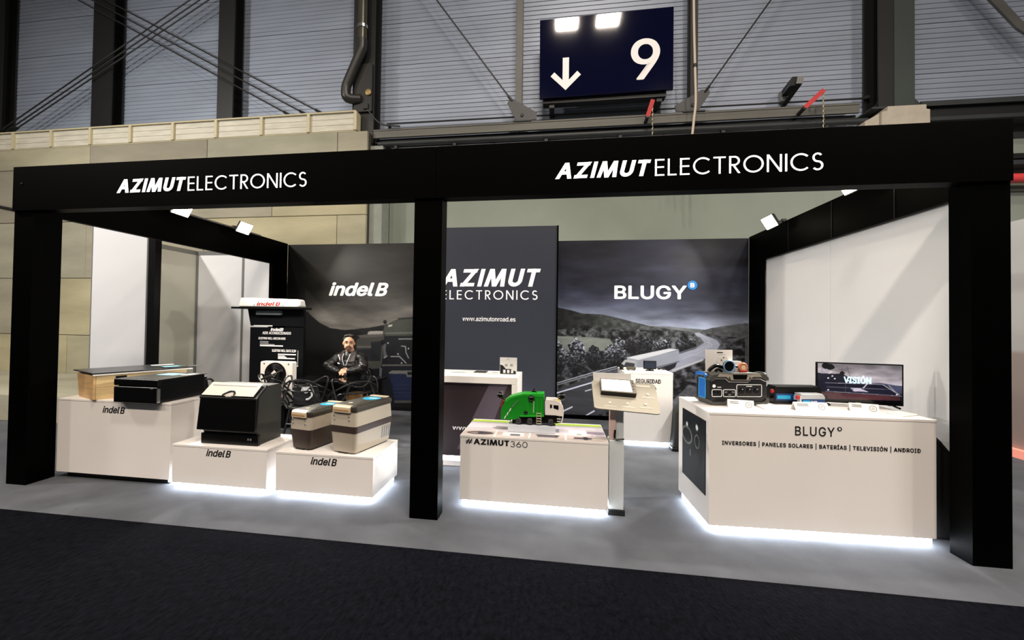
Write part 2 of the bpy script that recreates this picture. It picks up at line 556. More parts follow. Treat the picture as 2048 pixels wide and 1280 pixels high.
# parapet of framed pale panels on the concrete
par = tag(MB().box(-19.5, 1.30, 4.31, 4.60, 5.2, 5.225).build('trim_2', MC[2]), kind='structure')
MB().box(-19.5, 1.30, 4.29, 4.50, 5.575, 5.60).build('top_rail', mat('parapet_frame', (196, 188, 158), 0.6), par)
M_par = mat('parapet_panel', (206, 203, 188), 0.6, noise=0.15, scale=2.5, stretch=(1, 1, 5))
px = [1.29, 0.323, -0.681, -1.689, -2.675, -3.683, -4.664, -5.652, -6.646, -7.64, -8.63, -9.62]+[-10.62-k for k in range(9)]
for k, x in enumerate(px):
    MB().box(x-.028, x+.028, 4.285, 4.50, 5.226, 5.574).build('parapet_post', MATS['parapet_frame'], par)
    if k: 
        a, b = px[k]+.03, px[k-1]-.03
        m_ = MB()
        for q in range(3): m_.box(a, b, 4.33, 4.345, 5.24+q*.112, 5.24+q*.112+.106)
        m_.build('parapet_panel', M_par, par)

# ------------------------------------------------------------------ steel columns
def i_column(name, label, x, w, y0, d, z0, z1, m=M_steel, front=None):
    t = thing(name, label, 'column', (x, y0, z0))
    o = (x, y0, z0)
    MB(o).box(x-w/2, x+w/2, y0, y0+.03, z0, z1).build('flange', front or m, t)
    MB(o).box(x-w/2, x+w/2, y0+d-.03, y0+d, z0, z1).build('flange', m, t)
    MB(o).box(x-.02, x+.02, y0+.03, y0+d-.03, z0, z1).build('web', m, t)
    return t
M_coldark = mat('near_black_steel', (13, 15, 16), 0.5, noise=0.2, scale=2)
i_column('steel_column', 'dark steel column at the far left edge behind the brace rods', -7.58, .5, 4.50, .28, 5.62, 10.1, M_coldark)
i_column('steel_column', 'dark steel column passing behind the crossing of the brace rods', -4.67, .50, 4.50, .28, 5.62, 10.1, M_coldark)
i_column('steel_column', 'dark steel column just right of the crossing of the brace rods', -1.68, .36, 4.50, .28, 5.62, 10.1, M_coldark)
i_column('steel_column', 'dark steel column standing behind the bent drainpipe', 1.36, .44, 4.46, .32, 5.02, 10.1, M_coldark)
i_column('steel_column', 'slim grey steel post just left of the navy number sign', 4.385, .115, 4.50, .20, 5.27, 10.1, M_steel2)
i_column('steel_column', 'slim black steel post just right of the navy number sign', 7.445, .12, 4.50, .20, 5.27, 10.1, M_coldark)
bc = i_column('steel_column', 'broad two-tone steel column on a concrete block at the right', 10.49, .5, 4.40, .38, 5.12, 10.1, M_coldark)
MB((10.49, 4.40, 5.12)).box(10.455, 10.745, 4.385, 4.41, 5.16, 10.1).build('face_plate', mat('green_grey_steel', (58, 66, 64), .45, metal=.2, noise=.15, scale=2), bc)
MB((10.49, 4.40, 5.12)).box(10.12, 10.86, 4.36, 4.78, 5.121, 5.15).build('base_plate', M_steel, bc)
MB((10.49, 4.40, 5.12)).prism([(10.22, 5.15), (10.36, 5.15), (10.36, 5.42)], 'y', 4.52, 4.54).build('stiffener', M_steel, bc)
MB((10.49, 4.40, 5.12)).prism([(10.86, 5.15), (10.75, 5.15), (10.75, 5.28)], 'y', 4.40, 4.42).build('stiffener', M_steel, bc)
# concrete block under it
t = thing('concrete_block', 'pale stepped concrete block under the broad steel column at the right', 'block', (10.42, 4.25, 4.70))
MB((10.42, 4.25, 4.70)).prism([(10.19, 4.70), (10.86, 4.70), (10.86, 5.02), (10.81, 5.03), (10.81, 5.10), (10.27, 5.10), (10.27, 5.03), (10.19, 5.02)], 'y', 4.25, 4.77).build('block_body', mat('block_concrete', (176, 168, 154), .85, noise=.12, scale=6, bump=.4, bscale=20), t, bevel=.008)
MB((10.42, 4.25, 4.70)).prism([(9.98, 4.70), (10.185, 4.70), (10.185, 5.015), (10.02, 4.92), (9.98, 4.90)], 'y', 4.30, 4.77).build('side_step', MATS['block_concrete'], t, bevel=.006)

# ------------------------------------------------------------------ beam, pipes
t = thing('steel_beam', 'long grey steel beam running across the wall under the navy sign', 'beam', (5.9, 4.5, 5.0))
o = (5.9, 4.5, 5.0)
M_beam = mat('beam_steel', (98, 98, 92), .55, noise=.25, scale=1.5, stretch=(.4, 1, 6))
MB(o).box(1.60, 9.98, 4.42, 4.77, 5.235, 5.26).build('top_flange', M_beam, t)
MB(o).box(1.60, 9.98, 4.43, 4.47, 5.105, 5.235).build('face_plate', M_beam, t)
MB(o).box(1.60, 9.98, 4.52, 4.56, 5.03, 5.105).build('lower_web', M_coldark, t)
t = thing('steel_beam', 'dark steel beam right of the concrete block, above the right end of the fascia', 'beam', (13, 4.5, 5.0))
o = (13, 4.5, 5.0)
MB(o).box(10.88, 16, 4.45, 4.77, 5.16, 5.24).build('top_flange', M_steel, t)
MB(o).box(10.88, 16, 4.52, 4.58, 4.98, 5.16).build('web', M_coldark, t)
MB(o).box(10.88, 16, 4.45, 4.77, 4.92, 4.98).build('bottom_flange', M_steel, t)
t = thing('pipe', 'dark grey pipe running along the wall below the steel beam', 'pipe', (5.9, 4.45, 4.9))
o = (5.9, 4.45, 4.9)
MB(o).cyl((1.7, 4.45, 4.985), (10.1, 4.45, 4.965), .05, 12).build('tube', M_steel, t, smooth=True)
for x in (2.05, 3.2, 4.9, 6.2, 7.9, 9.5):
    MB(o).box(x-.03, x+.03, 4.43, 4.495, 4.82, 4.94).build('pipe_clip', M_coldark, t)
t = thing('pipe', 'red pipe on the wall beyond the right post of the stand', 'pipe', (13.3, 4.3, 4.0))
M_pink = mat('red_pipe_paint', (214, 70, 72), .35)
MB((13.3, 4.3, 4.0)).cyl((11.0, 4.55, 4.0), (16, 4.55, 3.92), .075, 12).build('tube', M_pink, t, smooth=True)
MB((13.3, 4.3, 4.0)).box(12.0, 12.06, 4.5, 4.79, 3.9, 3.96).build('pipe_clip', M_coldark, t)
t = thing('cable_tray', 'dark steel cable tray above the red pipe beyond the right post', 'cable tray', (13.3, 4.5, 4.2))
MB((13.3, 4.5, 4.2)).box(11.0, 16, 4.5, 4.77, 4.28, 4.36).build('tray_side', M_coldark, t)
MB((13.3, 4.5, 4.2)).box(11.0, 16, 4.48, 4.77, 4.18, 4.25).build('tray_bottom', M_steel, t)

# gusset plates
def gusset(label, pts, x0):
    t = thing('gusset_plate', label, 'bracket', (x0, 4.47, 5.27))
    o = (x0, 4.47, 5.27)
    MB(o).prism(pts, 'y', 4.46, 4.485).build('plate', mat('gusset_steel', (70, 72, 74), .5, noise=.1), t)
    xs = [p[0] for p in pts]
    MB(o).box(min(xs)+.12, max(xs)-.10, 4.40, 4.60, 5.262, 5.285).build('foot_plate', M_steel, t)
    MB(o).lathe([(.03, 0), (.03, -.02)], ((min(xs)+max(xs))/2, 4.46, 5.40), 'y', 10).build('bolt', M_coldark, t)
gusset('steel gusset plate at the foot of the slim post left of the navy sign', [(4.36, 5.29), (4.72, 5.31), (4.73, 5.43), (4.46, 5.60), (4.32, 5.68), (4.20, 5.68), (4.18, 5.63)], 4.42)
gusset('steel gusset plate at the foot of the slim post right of the navy sign', [(7.14, 5.31), (7.50, 5.29), (7.70, 5.60), (7.67, 5.65), (7.55, 5.66), (7.42, 5.58), (7.12, 5.41)], 7.45)

# ------------------------------------------------------------------ brace rods
def rod(name, label, p, q, r, group=None):
    t = thing(name, label, 'rod', p, 0, group)
    a, b = Vector(p), Vector(q)
    MB(p).cyl(p, q, r, 8).build('bar', M_rod, t, smooth=True)
    d = (b-a).normalized()
    MB(p).cyl(a+d*.02, a+d*.14, r*1.8, 8).build('turnbuckle', M_coldark, t, smooth=True)
for dx in (-.21, 0.0, .19):
    rod('brace_rod', '%s of the three parallel rods rising to the right on the left cladding' % {-.21: 'upper', 0.0: 'middle', .19: 'lower'}[dx], (-7.05+dx, 4.44, 5.70), (-1.0+dx*1.4, 4.44, 8.85), .014, 'rising brace rods')
for dx in (-.36, -.02, .32):
    rod('brace_rod', '%s of the three parallel rods falling to the right on the left cladding' % {-.36: 'lower', -.02: 'middle', .32: 'upper'}[dx], (.21+dx, 4.40, 5.64), (-6.35+dx*.8, 4.40, 9.25), .014, 'falling brace rods')
rod('brace_rod', 'single thin rod falling right to the gusset left of the navy sign', (4.28, 4.47, 5.66), (2.0, 4.47, 8.82), .014)
rod('brace_rod', 'single thin rod rising right from the gusset right of the navy sign', (7.60, 4.47, 5.60), (9.4, 4.47, 8.2), .014)
t = thing('brace_bar', 'grey flat brace bar crossing the top right corner of the wall', 'brace', (12.3, 4.5, 6.5))
MB((12.3, 4.5, 6.5)).hexa([(12.25, 4.5, 6.35), (12.65, 4.5, 6.0), (12.65, 4.54, 6.0), (12.25, 4.54, 6.35)], [(11.2, 4.5, 7.75), (11.32, 4.5, 7.85), (11.32, 4.54, 7.85), (11.2, 4.54, 7.75)]).build('bar', M_steel2, t)
MB((12.3, 4.5, 6.5)).box(11.14, 11.38, 4.545, 4.79, 7.72, 7.9).build('end_plate', M_steel, t)
# thin horizontal tie cable above the beam
t = thing('tie_cable', 'thin black cable stretched along the cladding just above the long beam', 'cable', (5.9, 4.6, 5.5))
MB((5.9, 4.6, 5.5)).cyl((1.75, 4.7, 5.50), (10.3, 4.7, 5.46), .014, 6).build('cable', M_rod, t)
for x in (1.78, 10.27): MB((5.9, 4.6, 5.5)).cyl((x, 4.68, 5.48), (x, 4.8, 5.48), .03, 8).build('end_anchor', M_rod, t)

# ------------------------------------------------------------------ downpipe
t = thing('drainpipe', 'bent dark drainpipe with a steel clamp at the top left of centre', 'pipe', (1.38, 4.3, 5.8))
o = (1.38, 4.3, 5.8)
M_pipe = mat('drainpipe_grey', (78, 76, 66), .3, metal=.3, noise=.15, scale=2)
MB(o).cyl((1.385, 4.33, 6.90), (1.385, 4.33, 9.9), .085, 16).build('straight_pipe', M_pipe, t, smooth=True)
MB(o).tube([(1.385, 4.33, 6.98), (1.385, 4.33, 6.82), (1.34, 4.33, 6.70), (1.11, 4.33, 6.18), (1.07, 4.33, 6.05), (1.08, 4.33, 5.90), (1.16, 4.36, 5.86), (1.33, 4.42, 5.87)], .092, 14, 4).build('elbow', mat('drainpipe_dark', (44, 44, 42), .4), t, smooth=True)
MB(o).lathe([(.10, 0), (.10, .06)], (1.385, 4.33, 7.18), 'z', 16).build('clamp', M_chrome, t)
MB(o).box(1.20, 1.56, 4.40, 4.455, 5.62, 6.55).build('back_plate', M_coldark, t)
MB(o).lathe([(.06, 0), (.06, -.03), (.03, -.035)], (1.50, 4.40, 5.98), 'y', 14).build('cap', mat('brass_cap', (150, 128, 84), .4, metal=.6), t)
# cables trailing from the column foot to the beam
t = thing('cable', 'thin dark cable sagging from the drainpipe foot to the long beam', 'cable', (1.6, 4.4, 5.3))
MB((1.6, 4.4, 5.3)).tube([(1.45, 4.40, 5.70), (1.65, 4.40, 5.45), (1.85, 4.38, 5.32), (2.15, 4.38, 5.285)], .014, 6, 4).build('cable_run', M_rod, t)
MB((1.6, 4.4, 5.3)).box(1.40, 1.50, 4.37, 4.44, 5.66, 5.76).build('junction_box', M_coldark, t)

# hanging cable right of sign
t = thing('hanging_cable', 'cream coloured cable hanging beside the slim black post', 'cable', (7.33, 4.1, 4.7))
MB((7.33, 4.1, 4.7)).tube([(7.31, 4.12, 9.5), (7.32, 4.12, 7.0), (7.345, 4.12, 5.9), (7.36, 4.12, 5.3), (7.33, 4.12, 4.95), (7.30, 4.15, 4.5), (7.32, 4.2, 4.0)], .02, 8, 5).build('cable_run', mat('cream_cable', (205, 192, 176), .5), t, smooth=True)
MB((7.33, 4.1, 4.7)).lathe([(.03, 0), (.03, .05)], (7.345, 4.12, 5.87), 'z', 10).build('cable_clip', M_rod, t)

# red brackets with chains
M_chain = mat('chain_zinc', (170, 160, 130), .4, metal=.6)
def red_arm(label, p, q, zc):
    t = thing('red_bracket', label, 'bracket', p)
    p = Vector(p); q = Vector(q)
    d = (q-p).normalized(); n = d.cross(Vector((0, 1, 0))).normalized()*.035
    MB(p).hexa([p-n, p+n, p+n+Vector((0, .05, 0)), p-n+Vector((0, .05, 0))], [q-n, q+n, q+n+Vector((0, .05, 0)), q-n+Vector((0, .05, 0))]).build('arm', M_red, t)
    MB(p).cyl(p, p+Vector((.0, .2, -.02)), .03, 8).build('pivot', M_coldark, t)
    mid = p+(q-p)*.55+Vector((0, .055, 0))
    MB(p).cyl(mid, Vector((mid.x-.03, 4.44, 5.27)), .012, 6).build('prop', M_steel, t)
    mb = MB(p)
    z = q.z-.03
    k = 0
    while z > zc:
        mb.tube([(q.x+(.009 if k % 2 else 0), q.y+.02+(0 if k % 2 else .009), z), (q.x-(.009 if k % 2 else 0), q.y+.02-(0 if k % 2 else .009), z-.02), (q.x, q.y+.02, z-.045)], .007, 5)
        z -= .04; k += 1
    mb.build('chain', M_chain, t)
red_arm('small red bracket arm with a chain, under the navy number sign', (6.62, 4.22, 5.14), (6.70, 4.2, 5.41), 4.2)
red_arm('longer red bracket arm with a chain, left of the broad right column', (9.06, 4.22, 5.14), (9.33, 4.2, 5.40), 4.2)

# flood light on the cladding
t = thing('wall_floodlight', 'small dark floodlight on the cladding left of the broad right column', 'floodlight', (8.97, 4.79, 5.6))
o = (8.97, 4.79, 5.6)
MB(o).box(8.93, 9.03, 4.70, 4.795, 5.50, 5.68).build('wall_plate', M_grey, t)
MB(o).hexa([(8.92, 4.40, 5.60), (9.10, 4.40, 5.60), (9.05, 4.70, 5.58), (8.94, 4.70, 5.58)], [(8.95, 4.38, 5.74), (9.13, 4.38, 5.74), (9.05, 4.70, 5.68), (8.94, 4.70, 5.68)]).build('housing', M_coldark, t)
MB(o).hexa([(9.0, 4.36, 5.61), (9.10, 4.36, 5.61), (9.10, 4.375, 5.61), (9.0, 4.375, 5.61)], [(9.02, 4.36, 5.73), (9.12, 4.36, 5.73), (9.12, 4.375, 5.73), (9.02, 4.375, 5.73)]).build('glass', M_grey, t)
MB(o).hexa([(8.92, 4.68, 5.40), (9.0, 4.68, 5.40), (9.0, 4.72, 5.40), (8.92, 4.72, 5.40)], [(9.02, 4.42, 5.60), (9.10, 4.42, 5.60), (9.10, 4.46, 5.60), (9.02, 4.46, 5.60)]).build('stay', M_coldark, t)

# ------------------------------------------------------------------ number sign
t = thing('number_sign', 'big glossy navy sign with a white down arrow and a 9', 'sign', (5.9, 4.3, 5.6))
o = (5.9, 4.3, 5.6)
M_navy = mat('glossy_navy', (5, 7, 38), .05, spec=.5)
MB(o).hexa([(4.78, 4.30, 5.60), (7.05, 4.30, 5.62), (7.05, 4.36, 5.62), (4.78, 4.36, 5.60)], [(4.77, 4.30, 7.02), (7.05, 4.30, 7.05), (7.05, 4.36, 7.05), (4.77, 4.36, 7.02)]).build('panel', M_navy, t, bevel=.006)
MB(o).box(4.84, 6.95, 4.37, 4.55, 5.54, 5.68).build('back_case', M_coldark, t)
for x in (4.95, 6.8): MB(o).box(x, x+.09, 4.40, 4.80, 5.47, 5.56).build('mounting_foot', M_coldark, t)
letters('9', 6.345, 6.83, 5.815, 6.53, 4.297, M_letter_w, t, bold=.012, off=o)
ax = 5.235
MB(o).prism([(ax-.055, 6.30), (ax-.055, 5.90), (ax-.20, 6.05), (ax-.265, 5.98), (ax, 5.72), (ax+.265, 5.98), (ax+.20, 6.05), (ax+.055, 5.90), (ax+.055, 6.30)], 'y', 4.292, 4.298).build('arrow', M_letter_w, t)

t = thing('wall_cable', 'black cable crossing the concrete wall at the far left edge', 'cable', (-6.6, 4.28, 4.0))
a = at(-40, 405, Y=4.28); b = at(60, 426, Y=4.28)
MB((-6.6, 4.28, 4.0)).cyl(a, b, .03, 8).build('cable_run', M_rod, t, smooth=True)
MB((-6.6, 4.28, 4.0)).box(a.x+.3, a.x+.36, 4.255, 4.30, a.z-.07, a.z+.01).build('cable_clip', M_coldark, t)

# ------------------------------------------------------------------ the stand: black frame
W = 8.13
st = thing('exhibition_stand', 'black stand frame with posts, a deep lettered fascia and side beams', 'stand', (4.06, 0, 0))
so = (4.06, 0, 0)
MB(so).box(0.0, .22, 0.0, .24, 0, 2.60).build('post', M_black, st)
MB(so).box(3.967, 4.20, 0.0, .15, 0, 2.60).build('post', M_black, st)
MB(so).box(7.90, W, 0.0, .17, 0, 2.60).build('post', M_black, st)
fa = MB(so).box(0.0, 4.146, -.02, .10, 2.584, 3.0).build('fascia', M_black, st)
fb = MB(so).box(4.150, W, -.02, .10, 2.584, 3.0).build('fascia', M_black, st)
sign_letters('AZIMUT', 1.155, 1.865, 2.715, 2.838, -.0205, M_letter_lit, fa, w=.215, gap=.13, shear=.22, off=so)
sign_letters('ELECTRONICS', 1.885, 3.022, 2.712, 2.838, -.0205, M_letter_lit, fa, w=.095, gap=.16, off=so)
sign_letters('AZIMUT', 5.10, 5.81, 2.700, 2.823, -.0205, M_letter_lit, fb, w=.215, gap=.13, shear=.22, off=so)
sign_letters('ELECTRONICS', 5.838, 6.977, 2.697, 2.823, -.0205, M_letter_lit, fb, w=.095, gap=.16, off=so)
# side frames
for (x0, x1) in ((.10, .16), (W, 8.18)):
    MB(so).box(x0, x1, .10, 3.98, 2.575, 3.0).build('side_beam', M_black, st)
    MB(so).box(x0, x1, .17, .44 if x0 > 1 else .26, 0, 2.575).build('side_post', M_black, st)
    MB(so).box(x0, x1, 3.555, 3.98, 0, 2.575).build('side_post', M_black, st)
for k in range(3):   # little joints on the side beam faces
    MB(so).box(W-.003, W, 1.0+k*.9, 1.012+k*.9, 2.58, 2.99).build('beam_joint', M_blackm, st)
MB(so).cyl((.10, -.025, 2.84), (.10, -.018, 2.84), .006, 8).build('screw_head', M_chrome, st)
MB(so).box(.16, .19, 1.35, 3.2, 2.985, 3.005).build('cable_duct', M_steel2, st)

# flood lamps clamped on the side beams
M_lamp = mat('lamp_glow', (255, 238, 205), .4, emit=40)
M_lamp2 = mat('lamp_case', (60, 60, 60), .4, metal=.4)
def flood(label, x, y, sgn, power):
    t = thing('flood_lamp', label, 'lamp', (x, y, 2.97), 0)
    o = (x, y, 2.97)
    c = Vector((x+sgn*.16, y, 3.0))
    MB(o).cyl((x-sgn*.0, y, 3.0), c, .012, 8).build('arm', M_lamp2, t)
    MB(o).box(x-.025, x+.025, y-.03, y+.03, 2.995, 3.03).build('clamp', M_lamp2, t)
    n = Vector((sgn*.85, -.15, -.5)).normalized()
    u = Vector((0, 1, 0)); u = (u-n*u.dot(n)).normalized(); w = n.cross(u)
    def pl_(s, dd, h):
        return [c+u*(a*s)+w*(b*h)+n*dd for a, b in ((-1, -1), (1, -1), (1, 1), (-1, 1))]
    MB(o).hexa(pl_(.10, -.03, .075), pl_(.12, .02, .09)).build('case', M_lamp2, t)
    MB(o).hexa(pl_(.11, .021, .08), pl_(.11, .026, .08)).build('glass', M_lamp, t)
    ld = bpy.data.lights.new('flood_light', 'AREA'); ld.energy = power; ld.color = (1, .95, .87); ld.size = .16; ld.size_y = .12; ld.shape = 'RECTANGLE'; ld.spread = R(140)
    lo = bpy.data.objects.new('flood_light', ld); COL.objects.link(lo)
    lo.location = c+n*.03-Vector(o); lo.rotation_euler = n.to_track_quat('-Z', 'Y').to_euler(); lo.parent = t
    return t
FLW = 64
flood('bright flood lamp on the left side beam, the nearer to the fascia', .17, 1.50, 1, FLW)
flood('bright flood lamp on the left side beam, the farther from the fascia', .17, 2.62, 1, FLW)
flood('flood lamp on the right side beam, mostly hidden behind the fascia', 8.12, 1.30, -1, FLW)
flood('flood lamp seen as a thin bright strip on the right side beam', 8.12, 2.91, -1, FLW)

# ------------------------------------------------------------------ printed back walls
M_print = mat('mural_print', (100, 100, 100), .42, attr='print', spec=.28)
pc = lambda *q: [(lambda p: (p.x, p.z))(at(a, b, Y=3.99)) for a, b in q]
def lay(rgb, mask, col, a=1.0):
    c = np.asarray(col, float)
    if c.ndim == 1: c = c[None, :]
    m_ = (mask.astype(float)*a)[:, None]
    return rgb*(1-m_)+c*m_
def ss(a, b, x):
    t = np.clip((x-a)/(b-a), 0, 1); return t*t*(3-2*t)
def g3(v, tint=(1, 1, 1)): return np.stack([v*tint[0], v*tint[1], v*tint[2]], 1)
def curve_below(x, z, pts):
    p = sorted(pts); return z < np.interp(x, [q[0] for q in p], [q[1] for q in p])

def mural_right(u, v):
    x = 5.0+u*3.13; z = v*2.985
    zh = at(1300, 655, Y=3.99).z
    t = (z-zh)
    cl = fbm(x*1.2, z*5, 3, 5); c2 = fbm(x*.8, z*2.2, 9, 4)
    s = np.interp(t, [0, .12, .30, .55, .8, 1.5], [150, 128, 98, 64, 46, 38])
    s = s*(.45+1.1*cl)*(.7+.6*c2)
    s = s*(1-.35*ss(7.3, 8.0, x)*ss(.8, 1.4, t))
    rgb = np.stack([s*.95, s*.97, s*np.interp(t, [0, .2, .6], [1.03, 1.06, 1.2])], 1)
    # far hills, right hill
    m = curve_below(x, z, pc((1300, 652), (1340, 653), (1380, 657), (1420, 660), (1490, 662)))
    n1 = fbm(x*9, z*16, 21, 4)
    rgb = lay(rgb, m, g3(80+50*n1, (1, 1, .97)))
    m = curve_below(x, z, pc((1110, 614), (1140, 620), (1165, 627), (1205, 629), (1240, 637), (1275, 646), (1300, 652), (1350, 660), (1400, 666)))
    edge = z+.02*hash2((x*60).astype(int), (x*0).astype(int), 4)
    n2 = fbm(x*14, z*22, 31, 4)
    rgb = lay(rgb, m, g3(22+84*n2*ss(5.1, 6.8, x+.2*n1)+30*(n2-.3), (1, 1.02, .96)))
    m = curve_below(x, z+.012*n2, pc((1396, 668), (1405, 660), (1425, 655), (1455, 650), (1490, 646)))
    m &= x > pc((1396, 668))[0][0]
    rgb = lay(rgb, m, g3(52+60*fbm(x*20, z*30, 41, 4), (1, 1, .98)))
    # tree belt
    m = curve_below(x, z-.05*fbm(x*9, x*0, 51, 4)+.03, pc((1110, 660), (1170, 652), (1220, 656), (1260, 660), (1320, 660), (1360, 664), (1390, 668)))
    m &= x < pc((1388, 668))[0][0]
    tb = fbm(x*16, z*16, 61, 5)
    rgb = lay(rgb, m, g3(18+150*np.clip(tb-.34, 0, 1)*1.5, (1, 1.02, .98)))
    # field
    m = inpoly(x, z, pc((1110, 672), (1150, 673), (1190, 675), (1220, 678), (1232, 696), (1200, 706), (1160, 712), (1110, 716)))
    rgb = lay(rgb, m, g3(96+40*fbm(x*4, z*14, 71, 3), (1, 1.02, .92)))
    # bank below the trees
    m = inpoly(x, z, pc((1110, 715), (1180, 703), (1260, 700), (1330, 700), (1390, 690), (1402, 700), (1380, 712), (1330, 726), (1235, 737), (1180, 750), (1110, 772)))
    rgb = lay(rgb, m, g3(24+100*np.clip(fbm(x*24, z*24, 81, 4)-.35, 0, 1)*1.6, (1, 1, 1.03)))
    # trees with speckled lit leaves
    for (cx, cy, w, h, l) in ((1116, 716, 14, 34, .9), (1152, 714, 21, 36, 1.0), (1188, 715, 15, 24, .45), (1222, 716, 15, 26, .8), (1238, 706, 14, 31, .9), (1290, 700, 26, 22, .4), (1310, 696, 7, 16, .8), (1322, 697, 6, 12, .8), (1333, 692, 9, 12, .9), (1368, 691, 16, 16, .6), (1384, 688, 9, 12, .7), (1265, 690, 16, 16, .4)):
        (a, b), (a2, b2) = pc((cx, cy), (cx+w, cy-h))
        rx, rz = abs(a2-a), abs(b2-b)
        d = np.hypot((x-a)/rx, (z-b)/rz)+.35*(fbm(x*22, z*22, 90, 3)-.5)
        lf = hash2((x*75).astype(int), (z*75).astype(int), 5)*.32+.68*fbm(x*38, z*45, 95, 2)
        li = np.clip((lf-.42)*2.4, 0, 1)*np.clip(.45+.55*(z-b)/rz+.2*np.abs(x-a)/rx, 0, 1)*l
        rgb = lay(rgb, d < 1, g3(20+250*li, (1, 1, 1.03)))
    # right verge
    m = inpoly(x, z, pc((1180, 842), (1240, 800), (1343, 744), (1404, 722), (1442, 694), (1444, 684), (1426, 676), (1400, 666), (1440, 672), (1490, 676), (1490, 850), (1180, 850)))
    vb = fbm(x*13, z*20, 101, 5)
    rgb = lay(rgb, m, g3(16+230*np.clip(vb-.38, 0, 1), (1, 1, 1.02)))
    m = inpoly(x, z, pc((1345, 800), (1378, 770), (1400, 775), (1400, 800), (1345, 825)))
    rgb = lay(rgb, m, g3(92+40*vb, (1, 1, 1.02)), .7)
    # road
    road = pc((1110, 781), (1186, 752), (1240, 738), (1300, 722), (1358, 708), (1392, 697), (1406, 686), (1403, 678), (1392, 671), (1389, 666), (1398, 665), (1410, 671), (1426, 677), (1437, 682), (1441, 687), (1438, 695), (1426, 708), (1404, 721), (1343, 743), (1240, 800), (1180, 842), (1110, 872))
    m = inpoly(x, z, road)
    far = ss(5.6, 7.2, x)
    rgb = lay(rgb, m, g3(50+92*far+24*fbm(x*3+z*6, z*18, 111, 4), (1, 1, 1.04)))
    def line(pts, wd, col, dash=0):
        nonlocal rgb
        P = pc(*pts)
        for i in range(len(P)-1):
            rgb = lay(rgb, segdist(x, z, P[i], P[i+1]) < wd, col)
    line(((1110, 787), (1181, 766), (1240, 750), (1300, 733)), .011, (215, 215, 222))
    line(((1171, 782), (1182, 779)), .010, (190, 190, 196))
    line(((1127, 822), (1144, 814)), .012, (210, 210, 216))
    line(((1160, 838), (1188, 822)), .012, (215, 215, 222))
    line(((1404, 721), (1343, 744), (1290, 771), (1240, 801)), .013, (160, 158, 156))
    line(((1406, 719), (1345, 741)), .006, (205, 200, 190))
    line(((1110, 771), (1186, 749), (1233, 737)), .012, (120, 120, 122))
    line(((1110, 767), (1186, 745), (1233, 733)), .006, (190, 190, 192))
    line(((1358, 706), (1394, 694), (1407, 685), (1399, 675)), .010, (96, 96, 98))
    line(((1437, 696), (1441, 689), (1436, 681), (1424, 675)), .007, (90, 90, 92))
    line(((1415, 684), (1425, 690), (1395, 707), (1365, 717)), .005, (176, 174, 172))
    line(((1400, 668), (1418, 680), (1418, 690), (1390, 703)), .004, (180, 178, 176))
    # lorry
    rgb = lay(rgb, inpoly(x, z, pc((1276, 719), (1358, 700), (1358, 723), (1276, 744))), g3(142+10*fbm(x*8, z*8, 5, 3), (1, 1, 1.02)))
    rgb = lay(rgb, inpoly(x, z, pc((1253, 715), (1338, 697), (1358, 699), (1277, 720))), (206, 203, 196))
    rgb = lay(rgb, inpoly(x, z, pc((1253, 715), (1277, 720), (1277, 744), (1262, 742))), (150, 150, 152))
    rgb = lay(rgb, inpoly(x, z, pc((1236, 735), (1250, 719), (1272, 722), (1275, 744), (1236, 744))), (172, 168, 160))
    rgb = lay(rgb, inpoly(x, z, pc((1246, 734), (1252, 724), (1270, 727), (1268, 736))), (60, 60, 62))
    rgb = lay(rgb, inpoly(x, z, pc((1300, 741), (1354, 725), (1350, 735), (1326, 748), (1300, 750))), (34, 34, 38))
    line(((1277, 744), (1358, 723)), .005, (60, 60, 62))
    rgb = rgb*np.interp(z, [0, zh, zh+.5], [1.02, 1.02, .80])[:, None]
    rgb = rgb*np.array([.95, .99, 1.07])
    # black skirting of the print
    rgb = lay(rgb, z < at(1150, 833, Y=3.99).z, (8, 8, 10))
    return rgb

